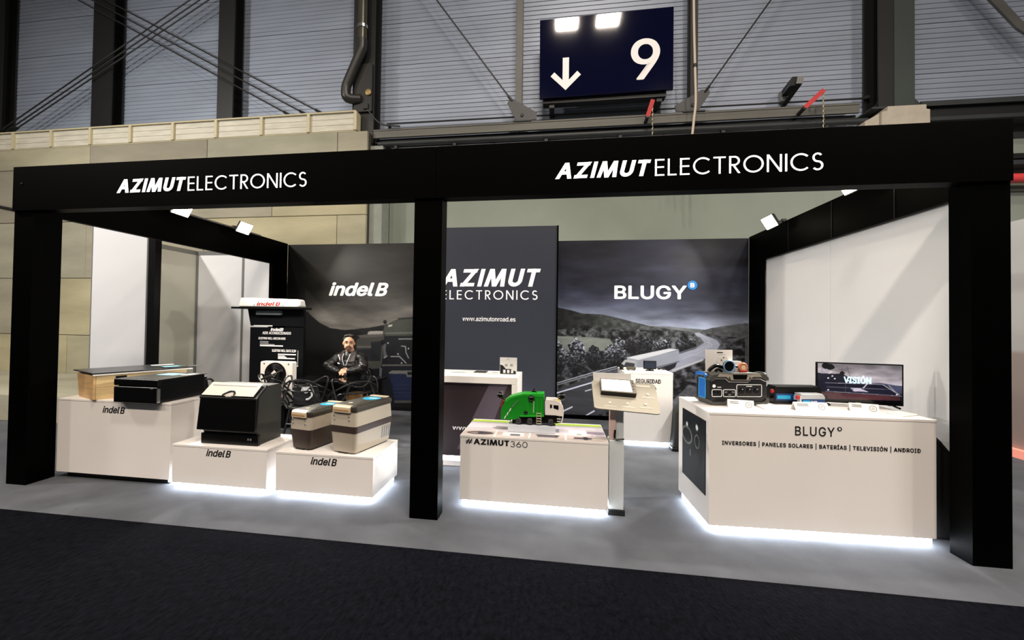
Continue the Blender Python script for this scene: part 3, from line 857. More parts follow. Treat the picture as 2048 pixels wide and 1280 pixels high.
def mural_left(u, v):
    x = .16+u*2.98; z = v*2.985
    cl = fbm(x*1.1, z*5, 13, 5); c2 = fbm(x*.9, z*2, 19, 4)
    s = np.interp(z, [1.2, 1.45, 1.75, 1.95, 2.2, 3.0], [104, 98, 98, 72, 40, 30])*(.5+1.0*cl)*(.7+.6*c2)
    s *= .35+.65*ss(.25, .95, x)
    rgb = g3(s, (1, .98, .95))
    m = curve_below(x, z+.03*fbm(x*6, x*0, 23, 4), pc((560, 612), (615, 622), (640, 645), (660, 655), (690, 659), (730, 655), (770, 648), (830, 646)))
    rgb = lay(rgb, m, g3(22+22*fbm(x*7, z*9, 27, 4)*ss(.9, 1.8, x), (1, 1, 1.03)))
    P = lambda *q: inpoly(x, z, pc(*q))
    # lorry behind
    rgb = lay(rgb, P((713, 680), (722, 673), (745, 669), (770, 668), (770, 780), (713, 780)), (70, 70, 68))
    rgb = lay(rgb, P((714, 671), (740, 668), (766, 666), (766, 673), (722, 676)), (92, 91, 88))
    rgb = lay(rgb, P((736, 664), (741, 662), (766, 662), (766, 668), (735, 669)), (168, 164, 160))
    rgb = lay(rgb, P((714, 692), (766, 692), (766, 695), (714, 695)), (104, 104, 100))
    rgb = lay(rgb, P((712, 699), (746, 697), (746, 722), (712, 722)), (40, 42, 48))
    rgb = lay(rgb, P((742, 684), (764, 682), (764, 722), (742, 722)), (34, 36, 42))
    rgb = lay(rgb, P((713, 722), (765, 722), (765, 740), (730, 742)), (74, 74, 72))
    rgb = lay(rgb, P((716, 740), (768, 736), (768, 860), (716, 860)), (22, 23, 27))
    # near cab
    rgb = lay(rgb, P((769, 655), (780, 645), (798, 638), (835, 636), (1000, 636), (1000, 900), (790, 900), (772, 800), (762, 735)), (26, 29, 38))
    rgb = lay(rgb, P((769, 657), (780, 645), (798, 639), (835, 637), (1000, 637), (1000, 668), (770, 672)), g3(66+18*fbm(x*5, z*6, 7, 3), (.95, 1.0, .95)))
    rgb = lay(rgb, P((796, 636), (840, 633), (1000, 633), (1000, 636), (796, 638)), (40, 40, 40))
    rgb = lay(rgb, P((777, 650), (785, 649), (784, 653), (776, 654)), (190, 188, 182))
    rgb = lay(rgb, P((770, 665), (1000, 661), (1000, 664), (769, 668)), (104, 106, 102))
    rgb = lay(rgb, P((766, 676), (772, 673), (1000, 671), (1000, 728), (764, 730)), g3(22+16*fbm(x*6, z*6, 8, 3), (.9, 1, 1.2)))
    rgb = lay(rgb, P((797, 677), (1000, 676), (1000, 678), (797, 679)), (150, 152, 154))
    rgb = lay(rgb, P((764, 729), (1000, 728), (1000, 731), (764, 732)), (100, 100, 100))
    rgb = lay(rgb, P((766, 690), (773, 686), (771, 700), (774, 712), (767, 716)), (92, 94, 98))
    for a, b in (((782, 713), (799, 713)), ((799, 713), (812, 726)), ((768, 716), (774, 712)), ((803, 692), (811, 693)), ((811, 693), (812, 705)), ((812, 705), (817, 716))):
        p, q = pc(a, b); rgb = lay(rgb, segdist(x, z, p, q) < .010, (150, 152, 154))
    for a in ((796, 708), (803, 726), (776, 686), (817, 697)):
        p, = pc(a); rgb = lay(rgb, np.hypot(x-p[0], z-p[1]) < .014, (190, 192, 198))
    # mirror arm
    for a, b in (((772, 648), (768, 662)), ((768, 662), (765, 690)), ((765, 690), (762, 728))):
        p, q = pc(a, b); rgb = lay(rgb, segdist(x, z, p, q) < .016, (70, 72, 70))
    p, = pc((770, 644)); rgb = lay(rgb, np.hypot(x-p[0], z-p[1]) < .035, (24, 24, 26))
    p, = pc((765, 685)); rgb = lay(rgb, np.hypot(x-p[0], (z-p[1])*.6) < .03, (20, 20, 24))
    # blue lower body
    rgb = lay(rgb, P((778, 746), (1000, 742), (1000, 802), (790, 802)), g3(34+14*fbm(x*5, z*8, 9, 3), (.75, .95, 1.7)))
    rgb = lay(rgb, P((777, 745), (784, 741), (1000, 741), (1000, 754), (814, 754), (812, 748), (778, 747)), (112, 114, 114))
    rgb = lay(rgb, P((815, 744), (1000, 744), (1000, 749), (815, 750)), (24, 26, 34))
    for yy in (770, 777, 785, 792):
        rgb = lay(rgb, P((786, yy), (1000, yy-1), (1000, yy), (786, yy+1)), (50, 58, 84))
    rgb = lay(rgb, P((759, 735), (764, 737), (762, 770), (758, 770)), (98, 102, 112))
    rgb = lay(rgb, P((788, 801), (1000, 801), (1000, 806), (789, 806)), (86, 86, 84))
    rgb = lay(rgb, P((790, 806), (1000, 806), (1000, 830), (790, 830)), (24, 25, 30))
    rgb = lay(rgb, P((790, 830), (1000, 828), (1000, 848), (790, 850)), g3(30+34*fbm(x*9, z*9, 12, 3), (.8, 1, 1.5)))
    rgb = lay(rgb, P((790, 850), (1000, 848), (1000, 900), (790, 900)), (26, 29, 42))
    rgb = lay(rgb, P((796, 874), (808, 866), (814, 868), (806, 878), (795, 882)), (230, 232, 236))
    rgb = lay(rgb, z < .06, (10, 10, 12))
    return rgb*.82

bw = thing('back_wall', 'dark printed back wall with a lorry on a winding country road', 'wall panel', (6.63, 4.0, 0))
o = (6.63, 4.0, 0)
MB(o).box(5.0, 8.128, 3.995, 4.05, 0, 2.985).build('wall_board', M_black, bw)
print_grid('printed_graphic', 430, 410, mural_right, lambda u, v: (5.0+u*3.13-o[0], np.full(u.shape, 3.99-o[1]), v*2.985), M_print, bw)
MB(o).box(5.0, 8.13, 3.985, 3.99, 0, .07).build('skirting', M_black, bw)
bl = letters('BLUGY', 6.065, 7.20, 2.005, 2.232, 3.989, M_letter_w, bw, bold=.022, spacing=1.02, off=o)
cx, cz = 7.285, 2.235
ck = MB(o).lathe([(.075, 0), (.075, -.006)], (cx, 3.988, cz), 'y', 28).build('logo_disc', M_logo, bw)
letters('B', cx-.032, cx+.032, cz-.036, cz+.036, 3.981, M_letter_w, ck, bold=.03, off=o)

bw = thing('back_wall', 'dark printed back wall with a big blue lorry cab behind the seated man', 'wall panel', (1.65, 4.0, 0))
o = (1.65, 4.0, 0)
MB(o).box(.162, 3.2, 3.995, 4.05, 0, 2.985).build('wall_board', M_black, bw)
print_grid('printed_graphic', 410, 410, mural_left, lambda u, v: (.16+u*2.98-o[0], np.full(u.shape, 3.99-o[1]), v*2.985), M_print, bw)
letters('indel', .995, 1.872, 2.034, 2.285, 3.989, M_letter_w, bw, bold=.03, shear=.28, off=o)
letters('B', 1.885, 2.135, 2.034, 2.275, 3.989, M_letter_w, bw, bold=.03, shear=.28, off=o)

# tall cabin in the middle
cb = thing('storage_cabin', 'tall dark grey cabin wall lettered with the stand name and web address', 'cabin', (4.14, 3.4, 0))
o = (4.14, 3.4, 0)
M_tower = mat('anthracite_print', (43, 47, 58), .40, noise=.08, scale=1.5)
MB(o).box(3.14, 5.136, 2.90, 2.94, 0, 3.0).build('front_wall', M_tower, cb)
MB(o).box(5.10, 5.136, 2.942, 3.985, 0, 3.0).build('side_wall', M_black, cb)
MB(o).box(3.14, 3.176, 2.942, 3.985, 0, 3.0).build('side_wall', M_black, cb)
MB(o).box(5.118, 5.140, 2.885, 2.90, 0, 3.0).build('edge_profile', M_black, cb)
geo_letters('AZIMUT', 3.40, 4.89, 2.117, 2.378, 2.899, M_letter_w, cb, w=.215, gap=.13, shear=.22, off=o)
geo_letters('ELECTRONICS', 3.42, 4.848, 1.925, 2.062, 2.899, M_letter_w, cb, w=.12, gap=.28, off=o)
letters('www.azimutonroad.es', 3.743, 4.531, 1.605, 1.672, 2.899, M_letter_w, cb, bold=.006, off=o)

# white wall panel closing the right side
t = thing('side_wall_panel', 'plain white wall panel behind the television, inside the right frame', 'wall panel', (8.23, 2, 0))
M_wallw = mat('white_wall_board', (238, 239, 241), .6, noise=.02, scale=1.5)
MB((8.23, 2, 0)).box(8.20, 8.25, .24, 2.05, 0, 2.99).build('board', M_wallw, t)
MB((8.23, 2, 0)).box(8.20, 8.25, 2.053, 4.0, 0, 2.99).build('board', M_wallw, t)

# neighbouring partitions on the left
M_part = mat('grey_partition', (204, 204, 190), .55, noise=.04, scale=1)
M_partw = mat('white_partition', (222, 225, 230), .55, noise=.03, scale=1)
M_alu = mat('aluminium_profile', (150, 152, 152), .35, metal=.7)
pA = at(183, 600, Y=2.1).x; pB = at(297, 600, Y=2.1).x; pC = at(312, 600, Y=2.1).x
t = thing('partition_panel', 'tall white partition panel with a black edge post, left of the wooden drawer', 'partition', ((pA+pB)/2, 2.12, 0))
o = ((pA+pB)/2, 2.12, 0)
MB(o).box(pA, pB-.005, 2.10, 2.14, 0, 2.95).build('board', M_partw, t)
MB(o).box(pA-.012, pA-.001, 2.095, 2.145, 0, 2.95).build('edge_trim', M_grey, t)
MB(o).box(pB, pC, 2.07, 2.17, 0, 2.95).build('post', M_blackm, t)
MB(o).box(pB-.004, pB+.018, 2.06, 2.07, 0, 2.95).build('post_edge', M_alu, t)
Xc = -1.36
yb = at(393, 560, X=Xc).y
t = thing('partition_panel', 'grey side partition receding behind the black edge post on the left', 'partition', (Xc, 3, 0))
o = (Xc, 3, 0)
zt = at(393, 510, X=Xc).z
MB(o).box(Xc-.04, Xc, 2.3, yb, 0, zt).build('board', M_part, t)
MB(o).box(Xc-.05, Xc+.006, 2.3, yb+.03, zt, zt+.07).build('top_rail', M_alu, t)
MB(o).box(Xc-.02, Xc+.03, yb-.02, yb+.03, 0, zt).build('corner_post', M_alu, t)
x485 = at(486, 560, Y=yb).x
for (a, b, lb) in ((Xc+.035, x485-.02, 'white partition panel in the corner of the neighbouring booth, left of its seam post'),
                   (x485+.02, .085, 'white partition panel beside the black left frame, above the rooftop unit')):
    t = thing('partition_panel', lb, 'partition', ((a+b)/2, yb, 0))
    o = ((a+b)/2, yb, 0)
    MB(o).box(a, b, yb, yb+.04, 0, zt).build('board', M_partw, t)
    MB(o).box(a, b, yb-.008, yb+.045, zt, zt+.07).build('top_rail', M_alu, t)
    if a > Xc+.5: MB(o).box(a-.038, a-.002, yb-.01, yb+.05, 0, zt).build('seam_post', M_alu, t)

# neighbour on the far right
def nb_print(u, v):
    y = u*4; z = v*3
    g = 205+30*v-40*fbm(y*1.2, z*1.5, 4, 4)
    rgb = g3(g, (1, 1, 1))
    rgb = lay(rgb, z < 1.25+.2*fbm(y*2, z, 6, 3), (156, 128, 120), .55)
    rgb = lay(rgb, (z > 2.1) & (z < 2.3+.2*u), (170, 168, 170), .4)
    return rgb
t = thing('neighbour_wall', 'pale printed wall of the next stand, beyond the right post', 'wall panel', (10.9, 1.5, 0))
o = (10.9, 1.5, 0)
MB(o).box(10.86, 10.92, -.6, 3.4, 0, 2.97).build('wall_board', M_partw, t)
print_grid('printed_graphic', 80, 60, nb_print, lambda u, v: (np.full(u.shape, 10.855-o[0]), 3.4-u*4-o[1], v*2.97), M_print, t)
MB(o).box(10.78, 10.854, -.6, 3.4, 0, .10).build('lit_skirting', mat('coral_skirting', (250, 160, 140), .4, emit=.5), t)

# ------------------------------------------------------------------ display plinths
M_base = mat('recess_black', (12, 12, 13), .6)
def plinth(name, label, x0, x1, y0, y1, z0, z1, led=True, rz=0.0, led_h=.045):
    t = thing(name, label, 'plinth', (x0, y0, 0), rz)
    w, d = x1-x0, y1-y0
    MB().box(0, w, 0, d, z0, z1-.022).build('body', M_white, t, bevel=.003)
    MB().box(-.002, w+.002, -.002, d, z1-.021, z1).build('top_board', M_white, t, bevel=.003)
    MB().box(.06, w-.06, .06, d-.03, 0, z0-.001).build('recessed_base', M_base, t)
    if led:
        MB().box(.02, w-.02, .015, .05, z0-led_h, z0-.002).build('light_strip', M_led, t)
        MB().box(w-.05, w-.015, .051, d-.05, z0-led_h, z0-.002).build('light_strip', M_led, t)
        MB().box(.015, .05, .051, d-.05, z0-led_h, z0-.002).build('light_strip', M_led, t)
    return t
p1 = plinth('display_plinth', 'tall white plinth at the left carrying the wooden drawer and a black drawer fridge', .26, 1.533, .22, 1.10, .06, .78, led=False)
MB().box(1.215, 1.255, .05, .8, .02, .055).build('light_strip', M_led, p1)
p2 = plinth('display_plinth', 'low white plinth under the black slant-front fridge', 1.60, 2.565, .18, .70, .06, .415)
p3 = plinth('display_plinth', 'low white plinth under the two beige cool boxes', 2.655, 3.573, .18, .76, .06, .407)
def indel(x0, x1, z0, z1, y, m, parent, off, bold=.03):
    w = x1-x0
    letters('indel', x0, x0+w*.765, z0, z1, y, m, parent, bold=bold, shear=.28, off=off, thick=.0008)
    letters('B', x0+w*.785, x1, z0, z0+(z1-z0)*.96, y, m, parent, bold=bold, shear=.28, off=off, thick=.0008)
for p, q0, q1 in ((p1, (205, 826), (250, 813)), (p2, (412, 913), (462, 900)), (p3, (621, 930), (674, 916))):
    y = p.location.y-.0005
    a = at(*q0, Y=y); b = at(*q1, Y=y)
    zc = (a.z+b.z)/2
    indel(a.x, b.x, zc-.034, zc+.032, y, M_letter_k, p, tuple(p.location), .02)

# ---- wooden drawer fridge, turned
RZ = -R(23.5)
t = thing('wooden_drawer', 'light wooden drawer box with a wide black lid, on the tall left plinth', 'drawer fridge', (.70, .19, .78), RZ)
M_wood = mat('pine_wood', (226, 186, 130), .5, noise=.22, scale=3, stretch=(1.2, 1.2, 9))
M_woodb = mat('pine_wood_pale', (232, 204, 150), .5, noise=.2, scale=3, stretch=(1.2, 1.2, 9))
h = .235
MB().hexa([(-.40, 0, 0), (0, 0, 0), (0, .02, 0), (-.40, .02, 0)], [(-.47, 0, h), (0, 0, h), (0, .02, h), (-.47, .02, h)]).build('front_board', M_wood, t, bevel=.003)
MB().box(-.022, 0, .021, .80, 0, h*.5-.001).build('side_board', M_woodb, t, bevel=.002)
MB().box(-.022, 0, .021, .80, h*.5+.001, h).build('side_board', M_woodb, t, bevel=.002)
MB().hexa([(-.40, .021, 0), (-.378, .021, 0), (-.378, .8, 0), (-.40, .8, 0)], [(-.47, .021, h), (-.448, .021, h), (-.448, .8, h), (-.47, .8, h)]).build('side_board', M_woodb, t)
MB().box(-.44, -.023, .78, .80, 0, h).build('back_board', M_woodb, t)
MB().box(-.377, -.023, .021, .779, .0, .012).build('bottom_board', M_woodb, t)
MB().box(0, .003, .17, .26, h*.80, h*.93).build('vent_slot', M_blackp, t)
MB().box(-.55, .025, -.01, .86, h+.015, h+.027).build('lid', mat('black_lid', (26, 27, 32), .3), t, bevel=.002)
MB().box(.0, .024, -.008, .85, h, h+.014).build('lid_edge', M_whitep, t)
# papers on the lid
M_bro = mat('dark_brochure', (60, 62, 58), .4)
def flat_on(name, label, cat, pts, z, m, th=.004, group=None, extra=None):
    cx = sum(p[0] for p in pts)/4; cy = sum(p[1] for p in pts)/4
    t = thing(name, label, cat, (cx, cy, z), 0, group)
    MB((cx, cy, z)).prism(pts, 'z', z+.0005, z+th).build('sheet', m, t)
    if extra: extra(t, (cx, cy, z))
    return t
def Lq(a, b): # local drawer coordinates to world xy
    c, s = math.cos(RZ), math.sin(RZ)
    return (.70+a*c-b*s, .19+a*s+b*c)
zl = .78+h+.027
def stripe(m, k0, k1):
    def f(t, o):
        MB(o).prism(k0, 'z', o[2]+k1, o[2]+k1+.0012).build('printed_band', m, t)
    return f
flat_on('brochure', 'black and cream brochure lying farthest back on the wooden drawer lid', 'brochure', [Lq(-.42, .60), Lq(-.22, .58), Lq(-.20, .80), Lq(-.40, .82)], zl, M_bro, .006, extra=stripe(M_paper, [Lq(-.40, .60), Lq(-.33, .59), Lq(-.31, .80), Lq(-.38, .81)], .0061))
flat_on('brochure', 'blue and black brochure on the right rear of the wooden drawer lid', 'brochure', [Lq(-.19, .60), Lq(-.03, .60), Lq(-.02, .82), Lq(-.18, .82)], zl, M_bro, .008, extra=stripe(mat('pale_blue_print', (120, 205, 232), .4), [Lq(-.12, .60), Lq(-.03, .60), Lq(-.02, .75), Lq(-.11, .75)], .0081))
flat_on('brochure', 'dark card projecting over the rear edge of the wooden drawer lid', 'brochure', [Lq(-.10, .83), Lq(.02, .83), Lq(.02, .95), Lq(-.10, .95)], zl, M_bro)

# ---- black drawer fridge on the tall plinth
t = thing('drawer_fridge', 'low black drawer fridge with a folded sheet on top, on the tall left plinth', 'drawer fridge', (.97, .155, .78))
w, d, h2 = .478, .60, .224
M_fr = mat('satin_black', (8, 8, 9), .28, noise=.1, scale=2, spec=.3)
MB().box(0.02, w-.004, .03, d-.05, 0.004, h2-.006).build('body', M_fr, t, bevel=.006)
MB().box(0, w, 0, .029, .0, h2*.70-.004).build('drawer_front', M_fr, t, bevel=.010, seg=3)
MB().box(0, w, 0, .029, h2*.70+.004, h2).build('upper_front', M_fr, t, bevel=.008, seg=3)
MB().box(.006, w-.002, .03, d-.02, h2-.005, h2).build('top_plate', mat('brushed_black', (58, 56, 50), .35, metal=.4), t)
MB().box(w-.075, w-.045, -.003, .0, h2*.60, h2*.645).build('badge', M_chrome, t)
MB().box(w-.004, w+.002, -.002, .03, .01, h2*.62).build('edge_strip', M_chrome, t)
MB().hexa([(w-.10, d-.02, .005), (w-.02, d-.02, .005), (w-.02, d+.05, .005), (w-.10, d+.05, .005)], [(w-.10, d-.05, .19), (w-.02, d-.05, .19), (w-.02, d, .19), (w-.10, d, .19)]).build('rear_cowl', M_blackp, t, bevel=.008)
MB().tube([(w-.03, d-.02, .16), (w+.01, d+.03, .15), (w+.005, d+.06, .08), (w-.01, d+.05, .02)], .012, 8, 4).build('power_lead', M_blackp, t, smooth=True)
zf = .78+h2
flat_on('folded_sheet', 'pale blue folded sheet lying on top of the black drawer fridge', 'leaflet', [(1.10, .47), (1.30, .47), (1.30, .62), (1.10, .62)], zf, mat('pale_blue_paper', (150, 205, 225), .5), .004)
flat_on('folded_sheet', 'small white folded sheet at the rear corner of the black drawer fridge', 'leaflet', [(1.33, .52), (1.40, .52), (1.42, .66), (1.35, .66)], zf, M_paper, .003)

# ---- slant front fridge on plinth two
fx = at(414, 882, Z=.416).x; fx2 = at(522, 889, Z=.416).x
Y0 = .27
t = thing('slant_fridge', 'black slant-front fridge with a pale sloping lid on the middle low plinth', 'fridge', (fx, Y0, .416))
w = fx2-fx+.01
M_fside = mat('fridge_side', (38, 38, 33), .45, noise=.25, scale=4)
M_frlid = mat('pale_lid', (205, 200, 190), .28)
d = .34
prof = [(.02, 0), (.0, 0), (.0, .095), (-.015, .125), (-.055, .145), (-.035, .43), (.11, .535), (d-.03, .535), (d, .51), (d, 0)]
MB().prism([(y, z) for y, z in prof], 'x', .012, w-.012).build('body', M_fside, t, bevel=.004)
MB().box(-.005, w+.004, -.02, .02, .0, .10).build('base_drawer', M_fr, t, bevel=.008)
MB().hexa([(-.02, -.06, .135), (w-.005, -.06, .135), (w-.005, -.02, .135), (-.02, -.02, .135)], [(.0, -.045, .44), (w, -.045, .44), (w, .0, .44), (.0, .0, .44)]).build('door', M_fr, t, bevel=.008)
sl = [(-.045, .44), (.095, .545), (.088, .555), (-.052, .45)]
MB().prism([(-.05, .425), (-.035, .425), (.11, .535), (.10, .55), (-.055, .44)], 'x', -.002, w+.002).build('lid', M_fr, t, bevel=.004)
MB().hexa([(.015, -.043, .455), (w-.035, -.043, .455), (w-.035, .092, .556), (.015, .092, .556)], [(.015, -.046, .459), (w-.035, -.046, .459), (w-.035, .089, .560), (.015, .089, .560)]).build('lid_plate', M_frlid, t)
MB().hexa([(.05, .055, .531), (w-.07, .055, .531), (w-.07, .062, .536), (.05, .062, .536)], [(.05, .052, .535), (w-.07, .052, .535), (w-.07, .059, .540), (.05, .059, .540)]).build('lid_groove', M_grey, t)
# lid clip
MB().tube([(w*.40, -.048, .462), (w*.44, -.03, .478), (w*.50, -.012, .495), (w*.56, -.012, .495), (w*.595, -.03, .478), (w*.60, -.045, .463)], .008, 8, 4).build('lid_clip', M_blackp, t, smooth=True)
MB().box(w*.46, w*.56, -.052, -.04, .45, .464).build('clip_plate', M_whitep, t)
MB().box(w-.10, w-.085, -.0225, -.0205, .05, .068).build('control_button', M_grey, t)
MB().box(w-.075, w-.06, -.0225, -.0205, .05, .068).build('control_button', M_grey, t)
for x in (.03, w-.06):
    for y in (0.0, d-.06): MB().box(x, x+.03, y, y+.03, -.0, .004).build('foot', M_blackp, t)

# ---- beige cool boxes on plinth three
M_beige = mat('beige_plastic', (174, 165, 150), .42)
M_brown = mat('dark_brown_plastic', (58, 46, 42), .42)
M_lid = mat('dark_olive_lid', (52, 48, 40), .45)
M_bh = mat('handle_beige', (208, 190, 160), .4)
def loft(mb, rings):
    n = len(rings[0]); vs = []; fs = []
    for r in rings: vs += r
    for i in range(len(rings)-1):
        for k in range(n):
            k2 = (k+1) % n
            fs.append((i*n+k, i*n+k2, (i+1)*n+k2, (i+1)*n+k))
    fs.append(tuple(range(n))[::-1]); fs.append(tuple(range((len(rings)-1)*n, len(rings)*n)))
    return mb.add(vs, fs)
def ring(w, d, z, r, ins=0):
    return [(x, y, z) for x, y in rr_poly(w/2, d/2, w-2*ins, d-2*ins, r, 4)]
def cooler(label, x, y, w, d, h, zs, lower, rz=0.0):
    """zs: heights where the dark band starts and ends"""
    t = thing('cool_box', label, 'cool box', (x, y, .408), rz)
    a, b = zs
    R_ = .035
    f = lambda z: .018*(1-min(1, z/(h*.55)))+.004*max(0, (z-h*.55)/(h*.45))*2
    loft(MB(), [ring(w, d, 0.012, R_, f(0)), ring(w, d, a, R_, f(a))]).build('lower_shell', lower, t, smooth=True)
    if b > a: loft(MB(), [ring(w, d, a+.001, R_, f(a)-.002), ring(w, d, b-.001, R_, f(b)-.002)]).build('dark_band', M_brown, t, smooth=True)
    loft(MB(), [ring(w, d, b, R_, f(b)), ring(w, d, h-.055, R_, f(h)), ]).build('upper_shell', M_beige, t, smooth=True)
    loft(MB(), [ring(w, d, h-.053, R_, .004), ring(w, d, h-.03, R_, 0), ring(w, d, h-.008, R_, .004), ring(w, d, h, R_, .018)]).build('lid', M_lid, t, smooth=True)
    hb = MB()
    hb.hexa([(w*.14, -.012, h-.062), (w*.80, -.012, h-.062), (w*.80, .012, h-.062), (w*.14, .012, h-.062)], [(w*.14, -.012, h-.012), (w*.80, -.012, h-.012), (w*.80, .03, h+.004), (w*.14, .03, h+.004)])
    hb.build('lid_handle', M_bh, t, bevel=.006)
    MB().box(w*.18, w*.76, -.0135, -.0118, h-.048, h-.034).build('handle_groove', mat('handle_brown', (170, 130, 86), .4), t)
    MB().hexa([(w*.16, d-.06, h-.0), (w*.84, d-.06, h-.0), (w*.84, d+.004, h-.0), (w*.16, d+.004, h-.0)], [(w*.18, d-.05, h+.012), (w*.82, d-.05, h+.012), (w*.82, d, h+.008), (w*.18, d, h+.008)]).build('rear_handle', M_bh, t, bevel=.004)
    for k in range(9):
        q = d*.14+k*d*.078
        MB().box(w-.045, w-.012, q, q+d*.035, h-.004, h+.003).build('lid_rib', M_lid, t)
    for xx in (.16, .72):
        for q in (.0, .05):
            MB().ball((w*xx+(.006 if q else 0), .004, b+.05+(.035 if q == 0 else 0)), .008, 8, 6).build('screw', M_chrome, t)
    st_ = MB()
    pts = [(w*.52+w*.30*math.cos(2*math.pi*k/24), d*.72+d*.15*math.sin(2*math.pi*k/24)) for k in range(24)]
    st_.prism(pts, 'z', h+.0005, h+.002); st_.build('round_sticker', M_cyan, t)
    MB().box(w*.40, w*.72, d*.70, d*.76, h+.0021, h+.003).build('sticker_print', mat('sticker_white', (220, 240, 245), .4), t)
    MB().box(w*.30, w*.62, .016, .04, .0, .012).build('foot', M_blackp, t)
    MB().box(w*.1, w*.9, d*.2, d*.9, .0, .011).build('base_plate', M_blackp, t)
    MB().lathe([(.020, 0), (.022, .004), (.012, .006)], (w*.45, d*.22, h), 'z', 12).build('lid_knob', M_bh, t)
    for k in range(4):
        ya, yb_ = d*.70+k*.035, d*.70+k*.035+.018; xa, xb = w-f(.06), w-f(.17)
        MB().hexa([(xa-.004, ya, .06), (xa+.001, ya, .06), (xa+.001, yb_, .06), (xa-.004, yb_, .06)], [(xb-.004, ya, .17), (xb+.001, ya, .17), (xb+.001, yb_, .17), (xb-.004, yb_, .17)]).build('vent_slot', M_grey, t)
    return t
cooler('smaller beige cool box with a dark brown lower half, left of the larger cool box', 2.712, .275, .252, .50, .355, (.185, .185), M_brown, -R(12))
cooler('larger beige cool box with a dark band around its middle', 3.122, .252, .288, .56, .425, (.185, .245), M_beige, -R(13))

# ------------------------------------------------------------------ centre plinth with the toy lorry
pc_ = plinth('display_plinth', 'white plinth with a printed top under the green toy refuse lorry', 4.313, 5.556, .29, .93, .06, .613, led=True, led_h=.05)
po = tuple(pc_.location)
geo_letters('#', at(931, 893, Y=.2895).x, at(945, 893, Y=.2895).x, .541, .585, .2895, M_letter_k, pc_, w=.11, gap=.10, shear=.12, off=po, thick=.002)
geo_letters('AZIMUT', at(947, 893, Y=.2895).x, at(1018, 893, Y=.2895).x, .540, .587, .2895, M_letter_k, pc_, w=.22, gap=.10, off=po, thick=.002)
geo_letters('360', at(1021, 893, Y=.2895).x, at(1055, 893, Y=.2895).x, .535, .584, .2895, M_letter_k, pc_, w=.07, gap=.14, off=po, thick=.002)
def top_print(u, v):
    x = u; y = v
    rgb = g3(200+20*fbm(x*9, y*6, 4, 3), (1, .96, .98))
    rgb = lay(rgb, y > .88, (176, 205, 60)); rgb = lay(rgb, (y > .80) & (y <= .88), (176, 176, 174))
    rgb = lay(rgb, (y > .50) & (y < .75) & (fbm(x*5, y*2, 8, 3) > .52), (226, 214, 222))
    rgb = lay(rgb, (y > .42) & (y < .62) & (np.abs(x-.30) < .09), (150, 142, 142)); rgb = lay(rgb, (y > .47) & (y < .55) & (x > .19) & (x < .24), (170, 160, 160))
    rgb = lay(rgb, (y > .40) & (y < .62) & (np.abs(x-.63) < .05), (142, 140, 150))
    rgb = lay(rgb, (x > .88) & (y > .05) & (y < .55) & (fbm(x*6, y*4, 18, 3) > .40), (150, 136, 150)); rgb = lay(rgb, (x > .93) & (y < .3), (50, 44, 56))
    rgb = lay(rgb, y < .28, (196, 184, 178))
    for k in (.235, .475, .725): rgb = lay(rgb, (np.abs(x-k) < .005) & (y < .34), (240, 240, 240))
    rgb = lay(rgb, np.hypot((x-.125)/.095, (y-.16)/.09) < 1, (74, 66, 68)); rgb = lay(rgb, np.hypot((x-.10)/.055, (y-.16)/.05) < 1, (150, 134, 128)); rgb = lay(rgb, (np.abs(x-.13) < .02) & (np.abs(y-.16) < .07), (60, 58, 76))
    rgb = lay(rgb, (np.abs(x-.36) < .075) & (np.abs(y-.17) < .09), (238, 234, 230)); rgb = lay(rgb, (np.abs(x-.375) < .035) & (np.abs(y-.14) < .05), (82, 78, 88))
    rgb = lay(rgb, (np.abs(x-.60) < .07) & (np.abs(y-.17) < .07), (72, 68, 76)); rgb = lay(rgb, (np.abs(x-.60) < .08) & (np.abs(y-.20) < .03), (60, 56, 64))
    rgb = lay(rgb, (np.abs(x-.84) < .06) & (np.abs(y-.14) < .05), (96, 88, 98)); rgb = lay(rgb, (np.abs(x-.86) < .015) & (np.abs(y-.14) < .08), (58, 54, 62))
    rgb = lay(rgb, (np.abs(x-.81) < .06) & (np.abs(y-.47) < .14), (244, 236, 240)); rgb = lay(rgb, (np.abs(x-.81) < .06) & (np.abs(y-.40) < .008), (200, 190, 196)); rgb = lay(rgb, np.hypot((x-.82)/.02, (y-.35)/.03) < 1, (130, 150, 140))
    return rgb
print_grid('printed_top', 200, 90, top_print, lambda u, v: (u*1.235+.004, v*.60+.003, np.full(u.shape, .6145)), mat('top_print', (200, 200, 200), .35, attr='print'), pc_)

bx0, bx1 = 4.705, 5.125
t = thing('acrylic_block', 'pale frosted block lifting the green toy lorry off the plinth', 'block', ((bx0+bx1)/2, .55, .615))
MB(((bx0+bx1)/2, .55, .615)).box(bx0, bx1, .47, .64, .6155, .679).build('block_body', mat('frosted_acrylic', (205, 212, 222), .3, spec=.6), t, bevel=.003)

